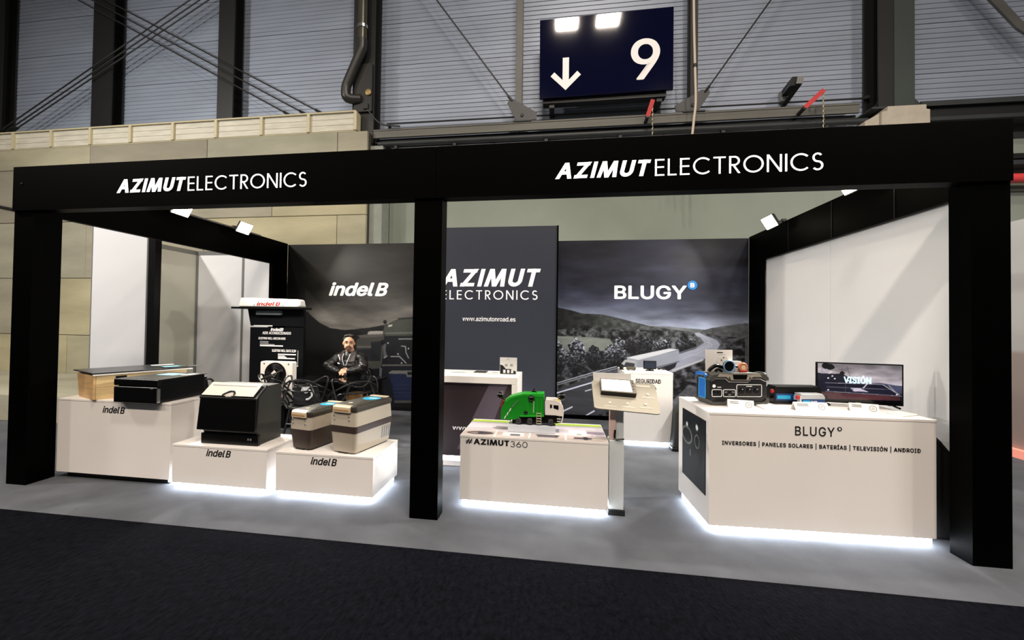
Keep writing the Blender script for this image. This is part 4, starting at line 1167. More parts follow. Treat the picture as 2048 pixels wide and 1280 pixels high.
# toy refuse lorry
t = thing('toy_lorry', 'green and white toy refuse lorry with small black cameras fixed to it', 'toy lorry', (4.62, .55, .680))
o = (4.62, .55, .680)
Yf, Yb = .482, .622     # near and far side
P = lambda x, y: (lambda p: (p.x, p.z))(at(x, y, Y=Yf))
M_green = mat('toy_green', (22, 132, 30), .35)
M_green2 = mat('toy_green_bright', (36, 165, 44), .35)
zo = P(1037, 848)[1]-.681
PP = lambda *q: [(a, b-zo) for a, b in (P(*k) for k in q)]
MB(o).prism(PP((1001, 838), (1003, 815), (1008, 804), (1018, 797), (1030, 792), (1047, 789), (1088, 793), (1088, 832), (1040, 832), (1032, 838.5)), 'y', Yf, Yb).build('hopper_body', M_green, t, bevel=.002)
MB(o).prism(PP((1045, 786.5), (1088, 786.5), (1088, 793.5), (1047, 790)), 'y', Yf-.002, Yb+.002).build('roof_rim', M_green2, t, bevel=.001)
MB(o).prism(PP((1009, 801), (1018, 794), (1030, 790), (1045, 787), (1047, 790), (1032, 793.5), (1020, 798), (1012, 804)), 'y', Yf-.002, Yb+.002).build('roof_rim', M_green2, t)
for k in range(4):
    x = P(1056+k*9, 800)[0]
    MB(o).box(x, x+.004, Yf-.004, Yf, P(1060, 828)[1]-zo, P(1060, 796)[1]-zo).build('side_rib', M_green2, t)
MB(o).prism(PP((1040, 829), (1088, 829), (1088, 832.5), (1040, 832.5)), 'y', Yf-.004, Yf).build('side_rail', M_green2, t)
for k, q in enumerate(((1020, 818.5), (1015, 826), (1010, 833))):
    c = P(*q)
    MB(o).prism([(c[0]-.010, c[1]-zo-.014), (c[0]-.002, c[1]-zo-.016), (c[0]+.012, c[1]-zo+.012), (c[0]+.004, c[1]-zo+.014)], 'y', Yf-.003, Yf).build('warning_stripe', M_whitep, t)
MB(o).tube([(P(1024, 815)[0], Yf-.004, P(1060, 815)[1]-zo), (P(1037, 801)[0], Yf-.004, P(1060, 801)[1]-zo)], .003, 6).build('hydraulic_ram', M_grey, t)
M_toyw = mat('toy_white', (226, 220, 214), .35)
MB(o).prism(PP((1090, 829), (1090, 803), (1092, 798), (1112, 799), (1121, 804), (1124, 812), (1125.5, 824), (1125, 832), (1111, 830)), 'y', Yf-.002, Yb+.002).build('cab', M_toyw, t, bevel=.003)
MB(o).prism(PP((1107, 809), (1117, 810), (1117, 819), (1112, 817), (1107, 815.5)), 'y', Yf-.004, Yf-.0015).build('cab_window', M_blackp, t)
MB(o).prism(PP((1100, 808), (1104, 808), (1104, 815), (1100, 815)), 'y', Yf-.004, Yf-.0015).build('cab_window', M_blackp, t)
a = P(1125, 815)
MB(o).box(a[0]-.003, a[0]+.002, Yf+.012, Yb-.012, P(1060, 820)[1]-zo, P(1060, 807)[1]-zo).build('windscreen', M_blackp, t)
MB(o).tube([(P(1124, 806)[0], Yf-.006, P(1060, 806)[1]-zo), (P(1126, 815)[0], Yf-.010, P(1060, 815)[1]-zo), (P(1126, 828)[0], Yf-.006, P(1060, 828)[1]-zo), (P(1122, 845)[0], Yf-.004, P(1060, 845)[1]-zo)], .0045, 6, 3).build('bumper_guard', M_toyw, t)
MB(o).prism(PP((1024, 834), (1112, 830), (1114, 846), (1024, 846)), 'y', Yf+.02, Yb-.02).build('chassis', M_blackp, t)
MB(o).prism(PP((1090, 829), (1111, 830), (1120, 834), (1121, 845), (1112, 846), (1090, 840)), 'y', Yf+.004, Yb-.004).build('cab_step', M_blackp, t)
for yy in (836, 841):
    a = PP((1114, yy), (1121, yy+.5), (1121, yy+2), (1114, yy+1.5)); MB(o).prism(a, 'y', Yf, Yf+.004).build('step_tread', M_toyw, t)
for q in ((1037, 840.5), (1059.5, 841.5), (1101.5, 843.5)):
    c = P(*q)
    for (ya, yb_) in ((Yf-.002, Yf+.028), (Yb-.028, Yb+.002)):
        wl = MB(o).lathe([(.024, 0), (.030, .004), (.030, .026), (.024, .03)], (c[0], ya, .681+.030), 'y', 20).build('wheel', M_blackp, t)
        s_ = -1 if ya < .55 else 1
        hb = MB(o)
        yy = ya-.001 if s_ < 0 else ya+.030
        hb.lathe([(.021, 0), (.021, .002)], (c[0], yy, .681+.030), 'y', 16).build('hub', M_chrome, wl)
        if s_ < 0:
            sp = MB(o)
            for k in range(8):
                an = k*math.pi/4
                sp.tube([(c[0]+.006*math.cos(an), yy-.001, .711+.006*math.sin(an)), (c[0]+.015*math.cos(an), yy-.001, .711+.015*math.sin(an))], .0018, 4)
            sp.build('spokes', M_blackp, wl)
ld = PP((1073, 824), (1083, 824), (1083, 846), (1073, 846))
for k in range(5):
    a = P(1073, 825+k*5)[1]-zo
    MB(o).box(ld[0][0], ld[1][0], Yf-.010, Yf-.004, a-.006, a).build('ladder_rung', mat('toy_cream', (196, 192, 160), .4), t)
for xx in (ld[0][0], ld[1][0]-.003):
    MB(o).box(xx, xx+.003, Yf-.010, Yf-.003, ld[2][1], ld[0][1]).build('ladder_rail', MATS['toy_cream'], t)
MB(o).cyl((P(1077.5, 0)[0], Yf-.006, P(1060, 824)[1]-zo), (P(1077.5, 0)[0], Yf-.006, P(1060, 803)[1]-zo), .0025, 6).build('antenna', M_toyw, t)
MB(o).ball((P(1077.5, 0)[0], Yf-.006, P(1060, 803)[1]-zo), .005, 8, 6).build('antenna_tip', M_toyw, t)
c = P(1116, 801); MB(o).box(c[0]-.012, c[0]+.010, Yf+.004, Yf+.03, c[1]-zo-.006, c[1]-zo+.010).build('beacon', mat('amber_beacon', (240, 214, 60), .3), t)
c = P(1004, 806); MB(o).hexa([(c[0]-.012, Yf, c[1]-zo-.03), (c[0]-.004, Yf, c[1]-zo-.03), (c[0]-.004, Yb, c[1]-zo-.03), (c[0]-.012, Yb, c[1]-zo-.03)], [(c[0]+.006, Yf, c[1]-zo+.02), (c[0]+.014, Yf, c[1]-zo+.02), (c[0]+.014, Yb, c[1]-zo+.02), (c[0]+.006, Yb, c[1]-zo+.02)]).build('rear_bar', M_red, t)
M_lens = mat('camera_black', (12, 12, 12), .12)
# camera domes on stalks
def dome(q, r, y, stalk=None):
    c = P(*q); cc = Vector((c[0], y, c[1]-zo))
    s_ = MB(o).ball(cc, (r, r, r*1.05), 14, 10).build('camera_dome', M_lens, t, smooth=True)
    if stalk:
        e = P(*stalk); MB(o).cyl(cc, (e[0], y, e[1]-zo), .006, 8).build('camera_stalk', M_blackp, s_)
    return s_
dome((1000, 791), .032, Yf+.03, (1009, 800))
dome((1124, 794), .034, Yf+.05, (1114, 802))
dome((1062.5, 796), .030, Yf+.004)
dome((1051.5, 824), .018, Yf+.004)
dome((1067, 785.5), .024, Yb-.03)
dome((1072, 788), .010, Yf+.04)
MB(o).cyl((P(1002, 785)[0], Yf+.01, P(1060, 784)[1]-zo), (P(1006, 785)[0], Yf+.01, P(1060, 786)[1]-zo), .010, 8).build('camera_cap', M_chrome, t)

# ------------------------------------------------------------------ info stand with tablet
t = thing('info_stand', 'slim info stand with a tilted grey board, right of the toy lorry plinth', 'info stand', (5.63, .42, 0))
o = (5.63, .42, 0)
M_grb = mat('grey_beige_board', (178, 172, 156), .45, noise=.04, scale=3)
MB(o).box(5.572, 5.69, .36, .50, .045, .615).build('lower_post', mat('pale_grey_post', (196, 202, 204), .4), t, bevel=.003)
MB(o).box(5.578, 5.625, .385, .46, .616, .90).build('upper_post', mat('rosy_post', (206, 180, 174), .4), t, bevel=.002)
MB(o).box(5.627, 5.69, .40, .49, .616, .90).build('upper_post', mat('pale_grey_post', (196, 202, 204), .4), t, bevel=.002)
MB(o).box(5.565, 5.70, .345, .55, .0, .044).build('foot_plate', M_base, t)
MB(o).tube([(5.62, .38, .70), (5.615, .37, .64), (5.625, .36, .625), (5.66, .355, .63), (5.688, .36, .63)], .009, 6, 3).build('cable', M_blackp, t)
# tilted board: four corners from the photo on a leaning plane
b0 = at(1189, 816, Y=.30); b1 = at(1322, 829, Y=.30)
c0 = at(1183, 760, Y=.52); c1 = at(1309, 768, Y=.52)
def plane_quad(u, v, h=0.0):
    p = (b0*(1-u)+b1*u)*(1-v)+(c0*(1-u)+c1*u)*v
    n = ((b1-b0).cross(c0-b0)).normalized()
    return p+n*h
def slab(name, poly, h0, h1, m, parent, oo, bevel=0):
    n = len(poly)
    mb = MB(oo)
    vs = [plane_quad(u, v, h0) for u, v in poly]+[plane_quad(u, v, h1) for u, v in poly]
    fs = [tuple(range(n))[::-1], tuple(range(n, 2*n))]+[(i, (i+1) % n, (i+1) % n+n, i+n) for i in range(n)]
    return mb.add(vs, fs).build(name, m, parent, bevel=bevel)
bpoly = [(a, b) for a, b in rr_poly(.5, .5, 1, 1, .07, 5)]
slab('board', bpoly, -.012, 0, M_grb, t, o)
for (u, v) in ((.25, .235), (.52, .255), (.80, .28), (.86, .62)):
    slab('touch_dot', [(u+.020*math.cos(k*.6283), v+.03*math.sin(k*.6283)) for k in range(10)], 0, .004, M_whitep, t, o)
    mb_ = [(u-.10, v-.13), (u+.10, v-.13), (u+.10, v-.105), (u-.10, v-.105)]
    slab('caption_line', mb_, .0, .0012, mat('pale_caption', (214, 210, 196), .5), t, o)
slab('board_logo', [(.70, .86), (.92, .86), (.92, .93), (.70, .93)], 0, .0012, mat('pale_caption', (214, 210, 196), .5), t, o)
q0 = at(1187, 762, Y=.54); q1 = at(1262, 762, Y=.54); r0 = at(1186, 745, Y=.56); r1 = at(1262, 748, Y=.56)
MB(o).hexa([q0, q1, q1+Vector((0, .01, 0)), q0+Vector((0, .01, 0))], [r0, r1, r1+Vector((0, .01, 0)), r0+Vector((0, .01, 0))]).build('back_plate', M_whitep, t)
MB(o).hexa([(5.60, .42, .86), (5.68, .42, .86), (5.68, .50, .86), (5.60, .50, .86)], [plane_quad(.33, .30, -.014)-Vector((.0, 0, 0)), plane_quad(.52, .30, -.014), plane_quad(.52, .60, -.014), plane_quad(.33, .60, -.014)]).build('board_neck', M_grey, t)
tb = thing('tablet', 'tablet with a blank white screen lying on the tilted grey board', 'tablet', tuple(plane_quad(.45, .6, .0)))
oo = tuple(plane_quad(.45, .6, .0))
tp = lambda e: [(.12+e*.5, .48+e), (.665-e, .48+e), (.645-e, .94-e), (.125+e*.5, .94-e)]
slab('case', tp(0), .001, .05, M_blackp, tb, oo)
slab('bezel', tp(0), .0502, .054, mat('tablet_bezel', (128, 122, 112), .3), tb, oo)
slab('screen', [(.135, .515), (.60, .515), (.585, .91), (.14, .91)], .0542, .0555, mat('tablet_screen', (255, 255, 255), .3, emit=1.1), tb, oo)
for v in (.60, .70, .80): slab('side_button', [(.618, v), (.632, v), (.632, v+.03), (.618, v+.03)], .0542, .0556, M_blackp, tb, oo)

# ------------------------------------------------------------------ rooftop air-conditioner stand
ay = 2.80
t = thing('product_tower', 'black display tower with white lettering and a shelf, left of the seated man', 'display stand', (.75, ay+.1, 0))
o = (.75, ay+.1, 0)
X0 = at(500, 680, Y=ay).x; X1 = at(607, 680, Y=ay).x
M_tw = mat('tower_black', (8, 9, 13), .45, spec=.2)
MB(o).box(X0, X1, ay, ay+.05, .0, at(550, 655, Y=ay).z).build('tower_board', M_tw, t)
zs = at(540, 614, Y=ay-.1).z
MB(o).hexa([(X0+.005, ay, at(550, 652, Y=ay).z), (X1, ay, at(550, 652, Y=ay).z), (X1, ay+.05, at(550, 652, Y=ay).z), (X0+.005, ay+.05, at(550, 652, Y=ay).z)],
           [(X0-.05, ay+.0, zs-.03), (X1, ay+.0, zs-.03), (X1, ay+.05, zs-.03), (X0-.05, ay+.05, zs-.03)]).build('flared_head', M_tw, t)
sx0 = at(464, 614, Y=ay-.1).x; sx1 = at(600, 617, Y=ay-.1).x
MB(o).box(sx0, sx1, ay-.12, ay+.22, zs-.03, zs).build('shelf', M_blackm, t)
a = at(516, 621, Y=ay-.002); b = at(565, 630, Y=ay-.002)
MB(o).box(a.x, b.x, ay-.05, ay-.001, b.z, a.z).build('grey_duct', mat('duct_grey', (92, 100, 108), .5), t)
MB(o).box(X0+.02, X1, ay+.051, ay+.40, 0, .30).build('pedestal', M_tw, t)
MB(o).box(X0+.02, X1-.05, ay-.36, ay-.001, 0, .33).build('pedestal', M_tw, t)
ly = ay-.0005
def tl(body, q0, q1, bold=.01, shear=0.0, m=M_letter_w):
    a = at(*q0, Y=ly); b = at(*q1, Y=ly)
    letters(body, a.x, b.x, min(a.z, b.z), max(a.z, b.z), ly, m, t, bold=bold, shear=shear, off=o, thick=.002)
tl('indelB', (541, 662), (567, 656), .03, .28)
tl('AIRE ACONDICIONADO', (525, 668.3), (582, 664), .012)
tl('SLEEPING WELL AIRCON MINI', (517, 678.5), (571, 675), .015)
tl('SLEEPING WELL BACK SLIM', (544, 703.5), (592, 699.5), .02)
M_dim = mat('dim_white_print', (150, 154, 160), .5)
for (x0, x1, y) in ((520, 537, 683), (520, 537, 686), (520, 549, 689), (520, 566, 691.5), (556, 592, 709), (556, 570, 712), (556, 573, 714.5), (556, 590, 717)):
    a = at(x0, y+.7, Y=ly); b = at(x1, y-.7, Y=ly)
    MB(o).box(a.x, b.x, ly-.002, ly, min(a.z, b.z), max(a.z, b.z)).build('text_line', M_dim if x1 < 560 and y < 690 else M_letter_w, t)
for (x0, x1, y0, y1) in ((507.5, 545, 650.8, 652.2), (595, 596.3, 701, 733), (588, 596.3, 731.9, 733)):
    a = at(x0, y1, Y=ly); b = at(x1, y0, Y=ly)
    MB(o).box(a.x, b.x, ly-.002, ly, min(a.z, b.z), max(a.z, b.z)).build('printed_rule', M_letter_w, t)
# rooftop unit on the shelf
t = thing('rooftop_unit', 'flat white rooftop air-conditioner on the tower shelf, with red lettering', 'air conditioner', ((sx0+sx1)/2, ay+.1, zs))
o = ((sx0+sx1)/2, ay+.1, zs)
yA = ay-.08
u0 = at(476, 610, Y=yA).x; u1 = at(598, 614, Y=yA).x; hz = at(540, 595, Y=yA).z-zs
MB(o).hexa([(u0, yA, zs+.002), (u1-.02, yA, zs+.002), (u1-.02, ay+.16, zs+.002), (u0, ay+.16, zs+.002)], [(u0+.01, yA+.03, zs+hz), (u1-.03, yA+.05, zs+hz*.84), (u1-.05, ay+.14, zs+hz*.84), (u0+.03, ay+.14, zs+hz)]).build('shell', mat('ac_white', (240, 236, 228), .35), t, bevel=.02, seg=3, smooth=True)
MB(o).hexa([(u1-.022, yA+.01, zs+.02), (u1, yA+.02, zs+.02), (u1, ay+.10, zs+.02), (u1-.022, ay+.12, zs+.02)], [(u1-.03, yA+.06, zs+hz*.76), (u1-.012, yA+.06, zs+hz*.70), (u1-.012, ay+.09, zs+hz*.70), (u1-.03, ay+.10, zs+hz*.76)]).build('end_grille', M_whitep, t, bevel=.004)
a = at(513, 611, Y=yA); b = at(561, 604.5, Y=yA)
indel(a.x, b.x, zs+.022, zs+.022+(b.z-a.z)*1.1, yA-.002, M_red, t, o, .03)
for xx in (.27, .74): MB(o).lathe([(.008, 0), (.008, -.004)], (u0+(u1-u0)*xx, yA+.0, zs+.03), 'y', 8).build('screw_cap', M_blackp, t)
# outdoor fan unit on the pedestal
fy = ay-.30
f0 = at(521, 722, Y=fy); f1 = at(585, 722, Y=fy)
zb = .33; zt_ = f0.z
t = thing('fan_unit', 'white outdoor fan unit with a round black grille, below the lettered black tower', 'fan unit', ((f0.x+f1.x)/2, fy+.12, zb))
o = ((f0.x+f1.x)/2, fy+.12, zb)
cxm = (f0.x+f1.x)/2; wid = f1.x-f0.x; M_ac = MATS['ac_white']
cc = at(551, 748, Y=fy); rad = abs(at(572, 748, Y=fy).x-cc.x)*.97
MB(o).rrect(cxm, (zb+zt_)/2, wid, zt_-zb-.004, .025, fy, fy+.11).build('casing', M_ac, t, bevel=.006)
MB(o).lathe([(rad*1.04, 0), (rad*1.04, -.012), (rad*.97, -.014)], (cc.x, fy, cc.z), 'y', 36).build('fan_shroud', M_blackp, t, smooth=True)
for q in (.55, .72, .88):
    MB(o).tube([(cc.x+rad*q*math.cos(k*.2618), fy-.018, cc.z+rad*q*math.sin(k*.2618)) for k in range(24)], .0035, 5, closed=True).build('grille_ring', M_blackm, t)
MB(o).lathe([(rad*.30, 0), (rad*.28, -.006)], (cc.x-.01, fy-.018, cc.z+.01), 'y', 4).build('hub_badge', mat('hub_white', (225, 222, 214), .4), t)
for k in range(5):
    an = k*1.2566+.4
    MB(o).hexa([(cc.x+rad*.30*math.cos(an), fy-.016, cc.z+rad*.30*math.sin(an)), (cc.x+rad*.92*math.cos(an-.22), fy-.016, cc.z+rad*.92*math.sin(an-.22)), (cc.x+rad*.92*math.cos(an-.22), fy-.013, cc.z+rad*.92*math.sin(an-.22)), (cc.x+rad*.30*math.cos(an), fy-.013, cc.z+rad*.30*math.sin(an))],
                [(cc.x+rad*.30*math.cos(an+.5), fy-.016, cc.z+rad*.30*math.sin(an+.5)), (cc.x+rad*.92*math.cos(an+.3), fy-.016, cc.z+rad*.92*math.sin(an+.3)), (cc.x+rad*.92*math.cos(an+.3), fy-.013, cc.z+rad*.92*math.sin(an+.3)), (cc.x+rad*.30*math.cos(an+.5), fy-.013, cc.z+rad*.30*math.sin(an+.5))]).build('fan_blade', mat('blade_grey', (40, 40, 42), .3), t)
for sx in (-.38, .38):
    MB(o).lathe([(.012, 0), (.012, -.004)], (cxm+wid*sx, fy, zt_-.035), 'y', 10).build('corner_screw', M_grey, t)
MB(o).box(cxm-wid*.5+.02, cxm+wid*.5-.02, fy-.004, fy, zb+.10, zb+.108).build('casing_seam', M_grey, t)
t = thing('sample_card', 'small pink and blue printed card leaning on the base of the fan unit', 'card', (f0.x+.35, fy-.04, .33))
a = at(562, 777, Y=fy-.05)
MB((f0.x+.35, fy-.04, .33)).hexa([(a.x-.05, fy-.06, .332), (a.x+.03, fy-.06, .332), (a.x+.03, fy-.05, .332), (a.x-.05, fy-.05, .332)], [(a.x-.05, fy-.015, .53), (a.x+.03, fy-.015, .53), (a.x+.03, fy-.005, .53), (a.x-.05, fy-.005, .53)]).build('card_sheet', mat('pinkish_print', (196, 150, 150), .5), t)
MB((f0.x+.35, fy-.04, .33)).hexa([(a.x-.045, fy-.0615, .34), (a.x-.01, fy-.0615, .34), (a.x-.01, fy-.059, .34), (a.x-.045, fy-.059, .34)], [(a.x-.045, fy-.03, .46), (a.x-.01, fy-.03, .46), (a.x-.01, fy-.0275, .46), (a.x-.045, fy-.0275, .46)]).build('card_picture', mat('blue_print', (110, 130, 160), .5), t)

# ------------------------------------------------------------------ table
M_table = mat('glossy_black_table', (10, 10, 11), .06, spec=.7)
t = thing('meeting_table', 'glossy black table in front of the seated man', 'table', (2.0, 2.52, 0))
o = (2.0, 2.52, 0)
MB(o).box(1.42, 2.58, 2.20, 2.90, .715, .74).build('tabletop', M_table, t, bevel=.004)
for x in (1.47, 2.50):
    for y in (2.25, 2.78):
        MB(o).box(x, x+.04, y, y+.04, 0, .714).build('leg', M_blackm, t)
MB(o).box(1.52, 2.48, 2.265, 2.28, .66, .714).build('apron', M_blackm, t)
# tan round thing under the table
t = thing('round_stool', 'tan round stool under the table, partly seen behind a chair', 'stool', (2.33, 2.42, 0))
o = (2.33, 2.42, 0)
M_tan = mat('tan_wicker', (150, 112, 62), .7, noise=.35, scale=40, bump=.4)
MB(o).lathe([(.13, .46), (.15, .48), (.15, .54), (.12, .565)], (2.33, 2.42, 0), 'z', 20).build('seat', M_tan, t, smooth=True)
for k in range(3):
    an = k*2.094+.5
    MB(o).cyl((2.33+.12*math.cos(an), 2.42+.12*math.sin(an), .46), (2.33+.16*math.cos(an), 2.42+.16*math.sin(an), 0), .014, 8).build('leg', M_blackm, t)

# ------------------------------------------------------------------ looping arm chairs
M_ch = mat('chair_black', (20, 20, 21), .3)
def make_chair(name, label, group):
    """chair facing +y, origin on the floor under the seat centre"""
    t = thing(name, label, 'chair', (0, 0, 0), 0, group)
    mb = MB()
    pts = [(a, b) for a, b in rr_poly(0, 0, .46, .44, .14, 5)]
    mb.prism(pts, 'z', .43, .455); mb.build('seat', M_ch, t, bevel=.008)
    r = .0115
    # three overlapping back and arm loops
    MB().tube([(-.25, .17, .455), (-.285, .10, .60), (-.285, -.02, .665), (-.24, -.17, .735), (-.12, -.245, .80), (0, -.255, .815), (.12, -.245, .80), (.24, -.17, .735), (.285, -.02, .665), (.285, .10, .60), (.25, .17, .455)], r, 7, 5).build('arm_loop', M_ch, t, smooth=True)
    MB().tube([(-.21, -.14, .45), (-.275, -.14, .62), (-.295, -.06, .80), (-.24, -.02, .84), (-.16, -.13, .79), (-.07, -.225, .755), (0, -.235, .745), (.07, -.225, .755), (.16, -.13, .79), (.24, -.02, .84), (.295, -.06, .80), (.275, -.14, .62), (.21, -.14, .45)], r, 7, 5).build('back_loop', M_ch, t, smooth=True)
    MB().tube([(-.24, .12, .455), (-.27, -.02, .58), (-.24, -.16, .66), (-.13, -.225, .675), (0, -.235, .665), (.13, -.225, .675), (.24, -.16, .66), (.27, -.02, .58), (.24, .12, .455)], r, 7, 5).build('back_loop', M_ch, t, smooth=True)
    MB().tube([(-.19, -.19, .44), (-.235, -.215, .56), (-.18, -.225, .66), (-.15, -.23, .74), (-.11, -.246, .80)], r, 7, 5).build('back_stay', M_ch, t, smooth=True)
    MB().tube([(.19, -.19, .44), (.235, -.215, .56), (.18, -.225, .66), (.15, -.23, .74), (.11, -.246, .80)], r, 7, 5).build('back_stay', M_ch, t, smooth=True)
    for sx in (-1, 1):
        for sy in (-1, 1):
            MB().tube([(sx*.17, sy*.15, .43), (sx*.235, sy*.215, .0)], [.017, .012], 8).build('leg', M_ch, t, smooth=True)
    MB().tube([(-.20, -.185, .235), (.20, -.185, .235)], .010, 6).build('stretcher', M_ch, t)
    MB().tube([(-.20, .185, .235), (.20, .185, .235)], .010, 6).build('stretcher', M_ch, t)
    return t
ch1 = make_chair('loop_chair', 'black looping-arm chair with its back to us, behind the smaller cool box', 'chairs around the black table')
ch1.location = (1.86, 1.98, 0); ch1.rotation_euler = (0, 0, R(4))
ch2 = copy_tree(ch1); ch2['label'] = 'black looping-arm chair in front of the round fan grille'
ch2.location = (1.27, 2.22, 0); ch2.rotation_euler = (0, 0, R(-66))
ch3 = copy_tree(ch1); ch3['label'] = 'black looping-arm chair at the right end of the table, by the lorry picture'
ch3.location = (2.50, 1.96, 0); ch3.rotation_euler = (0, 0, R(48))
# tote bag standing on the middle chair
t = thing('tote_bag', 'black tote bag with a white curl print on the chair facing away', 'bag', (1.86, 2.03, .456))
o = (1.86, 2.03, .456)
M_bag = mat('black_canvas', (30, 30, 34), .7, noise=.2, scale=12)
MB(o).hexa([(1.69, 1.90, .457), (2.04, 1.91, .457), (2.04, 2.02, .457), (1.69, 2.01, .457)], [(1.68, 1.90, .70), (2.02, 1.91, .72), (2.02, 1.94, .72), (1.68, 1.93, .70)]).build('bag_body', M_bag, t, bevel=.012)
MB(o).tube([(1.84, 1.893, .68), (1.87, 1.892, .63), (1.93, 1.892, .66), (1.96, 1.893, .60), (1.92, 1.893, .55), (1.88, 1.894, .54)], .012, 6, 5).build('printed_curl', M_letter_w, t)
MB(o).hexa([(1.80, 1.888, .64), (1.86, 1.888, .64), (1.86, 1.893, .64), (1.80, 1.893, .64)], [(1.82, 1.888, .70), (1.93, 1.888, .705), (1.93, 1.893, .705), (1.82, 1.893, .70)]).build('printed_patch', M_letter_w, t)
MB(o).tube([(1.75, 1.90, .70), (1.77, 1.89, .77), (1.86, 1.89, .79), (1.95, 1.89, .77), (1.96, 1.90, .71)], .009, 6, 4).build('handle', M_bag, t)

# ------------------------------------------------------------------ seated man
pY = 3.02
hd = at(698, 686, Y=pY)
pX = hd.x
t = thing('person', 'seated man in a black jacket with his hands folded on the table', 'person', (pX, pY+.10, 0))
o = (pX, pY+.10, 0)
M_skin = mat('skin', (222, 172, 140), .5)
M_jack = mat('black_jacket', (24, 23, 24), .42, noise=.2, scale=10)
def remesh(ob, size, m, sm=True):
    md = ob.modifiers.new('r', 'REMESH'); md.mode = 'VOXEL'; md.voxel_size = size
    s2 = ob.modifiers.new('s', 'SMOOTH'); s2.iterations = 3; s2.factor = .5
    bpy.context.view_layer.update()
    me = bpy.data.meshes.new_from_object(ob.evaluated_get(bpy.context.evaluated_depsgraph_get()))
    ob.modifiers.clear(); old = ob.data; nm = old.name; ob.data = me; bpy.data.meshes.remove(old); me.name = nm
    me.materials.clear(); me.materials.append(m)
    for p in me.polygons: p.use_smooth = True
    return ob
X = pX; Yp = pY; HS = 1.10
zt = at(698, 669.5, Y=pY).z      # crown
H = .25
zc = zt-H*.5                     # eye height
def caps(mb, a, b, ra, rb, n=6):
    a = Vector(a); b = Vector(b)
    for k in range(n+1):
        f = k/n; mb.ball(a.lerp(b, f), ra*(1-f)+rb*f, 12, 8)
    mb.tube([a, b], [ra, rb], 12)
zsh = zt-.315                    # shoulder line
mb = MB(o)
mb.ball((X, Yp+.012, zc+.022), (.076, .094, .092), 20, 14)          # skull
mb.ball((X, Yp-.022, zc-.045), (.062, .066, .070), 18, 12)          # face
mb.ball((X, Yp-.050, zc-.095), (.036, .034, .026), 12, 8)           # chin
mb.ball((X-.035, Yp-.045, zc-.05), (.030, .030, .040), 10, 8); mb.ball((X+.035, Yp-.045, zc-.05), (.030, .030, .040), 10, 8)
mb.ball((X, Yp-.088, zc-.030), (.013, .020, .016), 10, 8); caps(mb, (X, Yp-.078, zc+.008), (X, Yp-.094, zc-.026), .009, .012, 3)   # nose
mb.ball((X, Yp-.078, zc-.062), (.024, .012, .010), 10, 6)           # mouth
caps(mb, (X-.04, Yp-.070, zc+.020), (X+.04, Yp-.070, zc+.020), .012, .012, 6)  # brow
for s in (-1, 1): mb.ball((X+s*.076, Yp+.012, zc-.012), (.012, .020, .030), 8, 8)
HA = R(24); hc, hs = math.cos(HA), math.sin(HA)
def headT(x, y, z):      # scale the head and turn it towards the aisle
    a, b = (x-X)*HS, (y-Yp)*HS
    return (X+a*hc-b*hs, Yp+a*hs+b*hc, zc+(z-zc)*HS)
mb.v = [headT(*q) for q in mb.v]
caps(mb, (X, Yp+.02, zc-.06), (X, Yp+.05, zsh+.02), .060, .070, 5)  # neck
caps(mb, (X, Yp+.06, zsh-.05), (X, Yp+.10, .56), .115, .125, 8)     # trunk
caps(mb, (X-.15, Yp+.06, zsh-.03), (X+.15, Yp+.06, zsh-.03), .06, .06, 6)
handL = Vector(at(679, 738, Y=2.80)); handR = Vector(at(694, 738, Y=2.79))
zh_ = .80
_hc = (handL.x+handR.x)/2
LH = Vector((_hc-.012, 2.785, zh_)); RH = Vector((_hc+.014, 2.765, zh_+.012))
for s, Hn in ((-1, LH), (1, RH)):
    sh = Vector((X+s*.20, Yp+.05, zsh-.04)); el = Vector((X+s*.275, Yp-.08, .86)); wr = Hn+Vector((s*.075, .03, .005))
    caps(mb, sh, el, .050, .042, 6); caps(mb, el, wr, .042, .028, 6)
    # thigh, shin, foot
    hp = Vector((X+s*.09, Yp+.10, .53)); kn = Vector((X+s*.13, Yp-.32, .52)); an = Vector((X+s*.14, Yp-.28, .09))
    caps(mb, hp, kn, .085, .058, 6); caps(mb, kn, an, .055, .038, 6); caps(mb, an+Vector((0, 0, -.04)), an+Vector((0, -.16, -.055)), .040, .032, 4)
    # palm and fingers
    pd = Vector((-s*.93, -.30, -.05)).normalized()
    side = Vector((.0, -.55, -.83)).normalized() if s > 0 else Vector((0, -.75, -.66)).normalized()
    pc0 = wr+pd*.015; pc1 = wr+pd*.075
    for q in (-.024, -.008, .008, .024):
        caps(mb, pc0+side*q*.7, pc1+side*q, .013, .012, 4)
    L = (.062, .074, .068, .052)
    for k, q in enumerate((-.028, -.010, .009, .027)):
        b0_ = pc1+side*q
        d1 = (pd*.85+Vector((0, -.5, -.1))).normalized(); d2 = (pd*.35+Vector((0, -.4, -.75))).normalized()
        m1 = b0_+d1*L[k]*.55; m2 = m1+d2*L[k]*.55
        caps(mb, b0_, m1, .0092, .0086, 3); caps(mb, m1, m2, .0086, .0074, 3)
    th0 = wr+pd*.03-side*.024; th1 = th0+(pd*.6-side*.6+Vector((0, -.3, .2))).normalized()*.035; th2 = th1+(pd*.9+Vector((0, -.2, 0))).normalized()*.03
    caps(mb, th0, th1, .012, .010, 3); caps(mb, th1, th2, .010, .008, 3)
body = remesh(mb.build('body', M_skin, t, norm=False), .0055, M_skin)
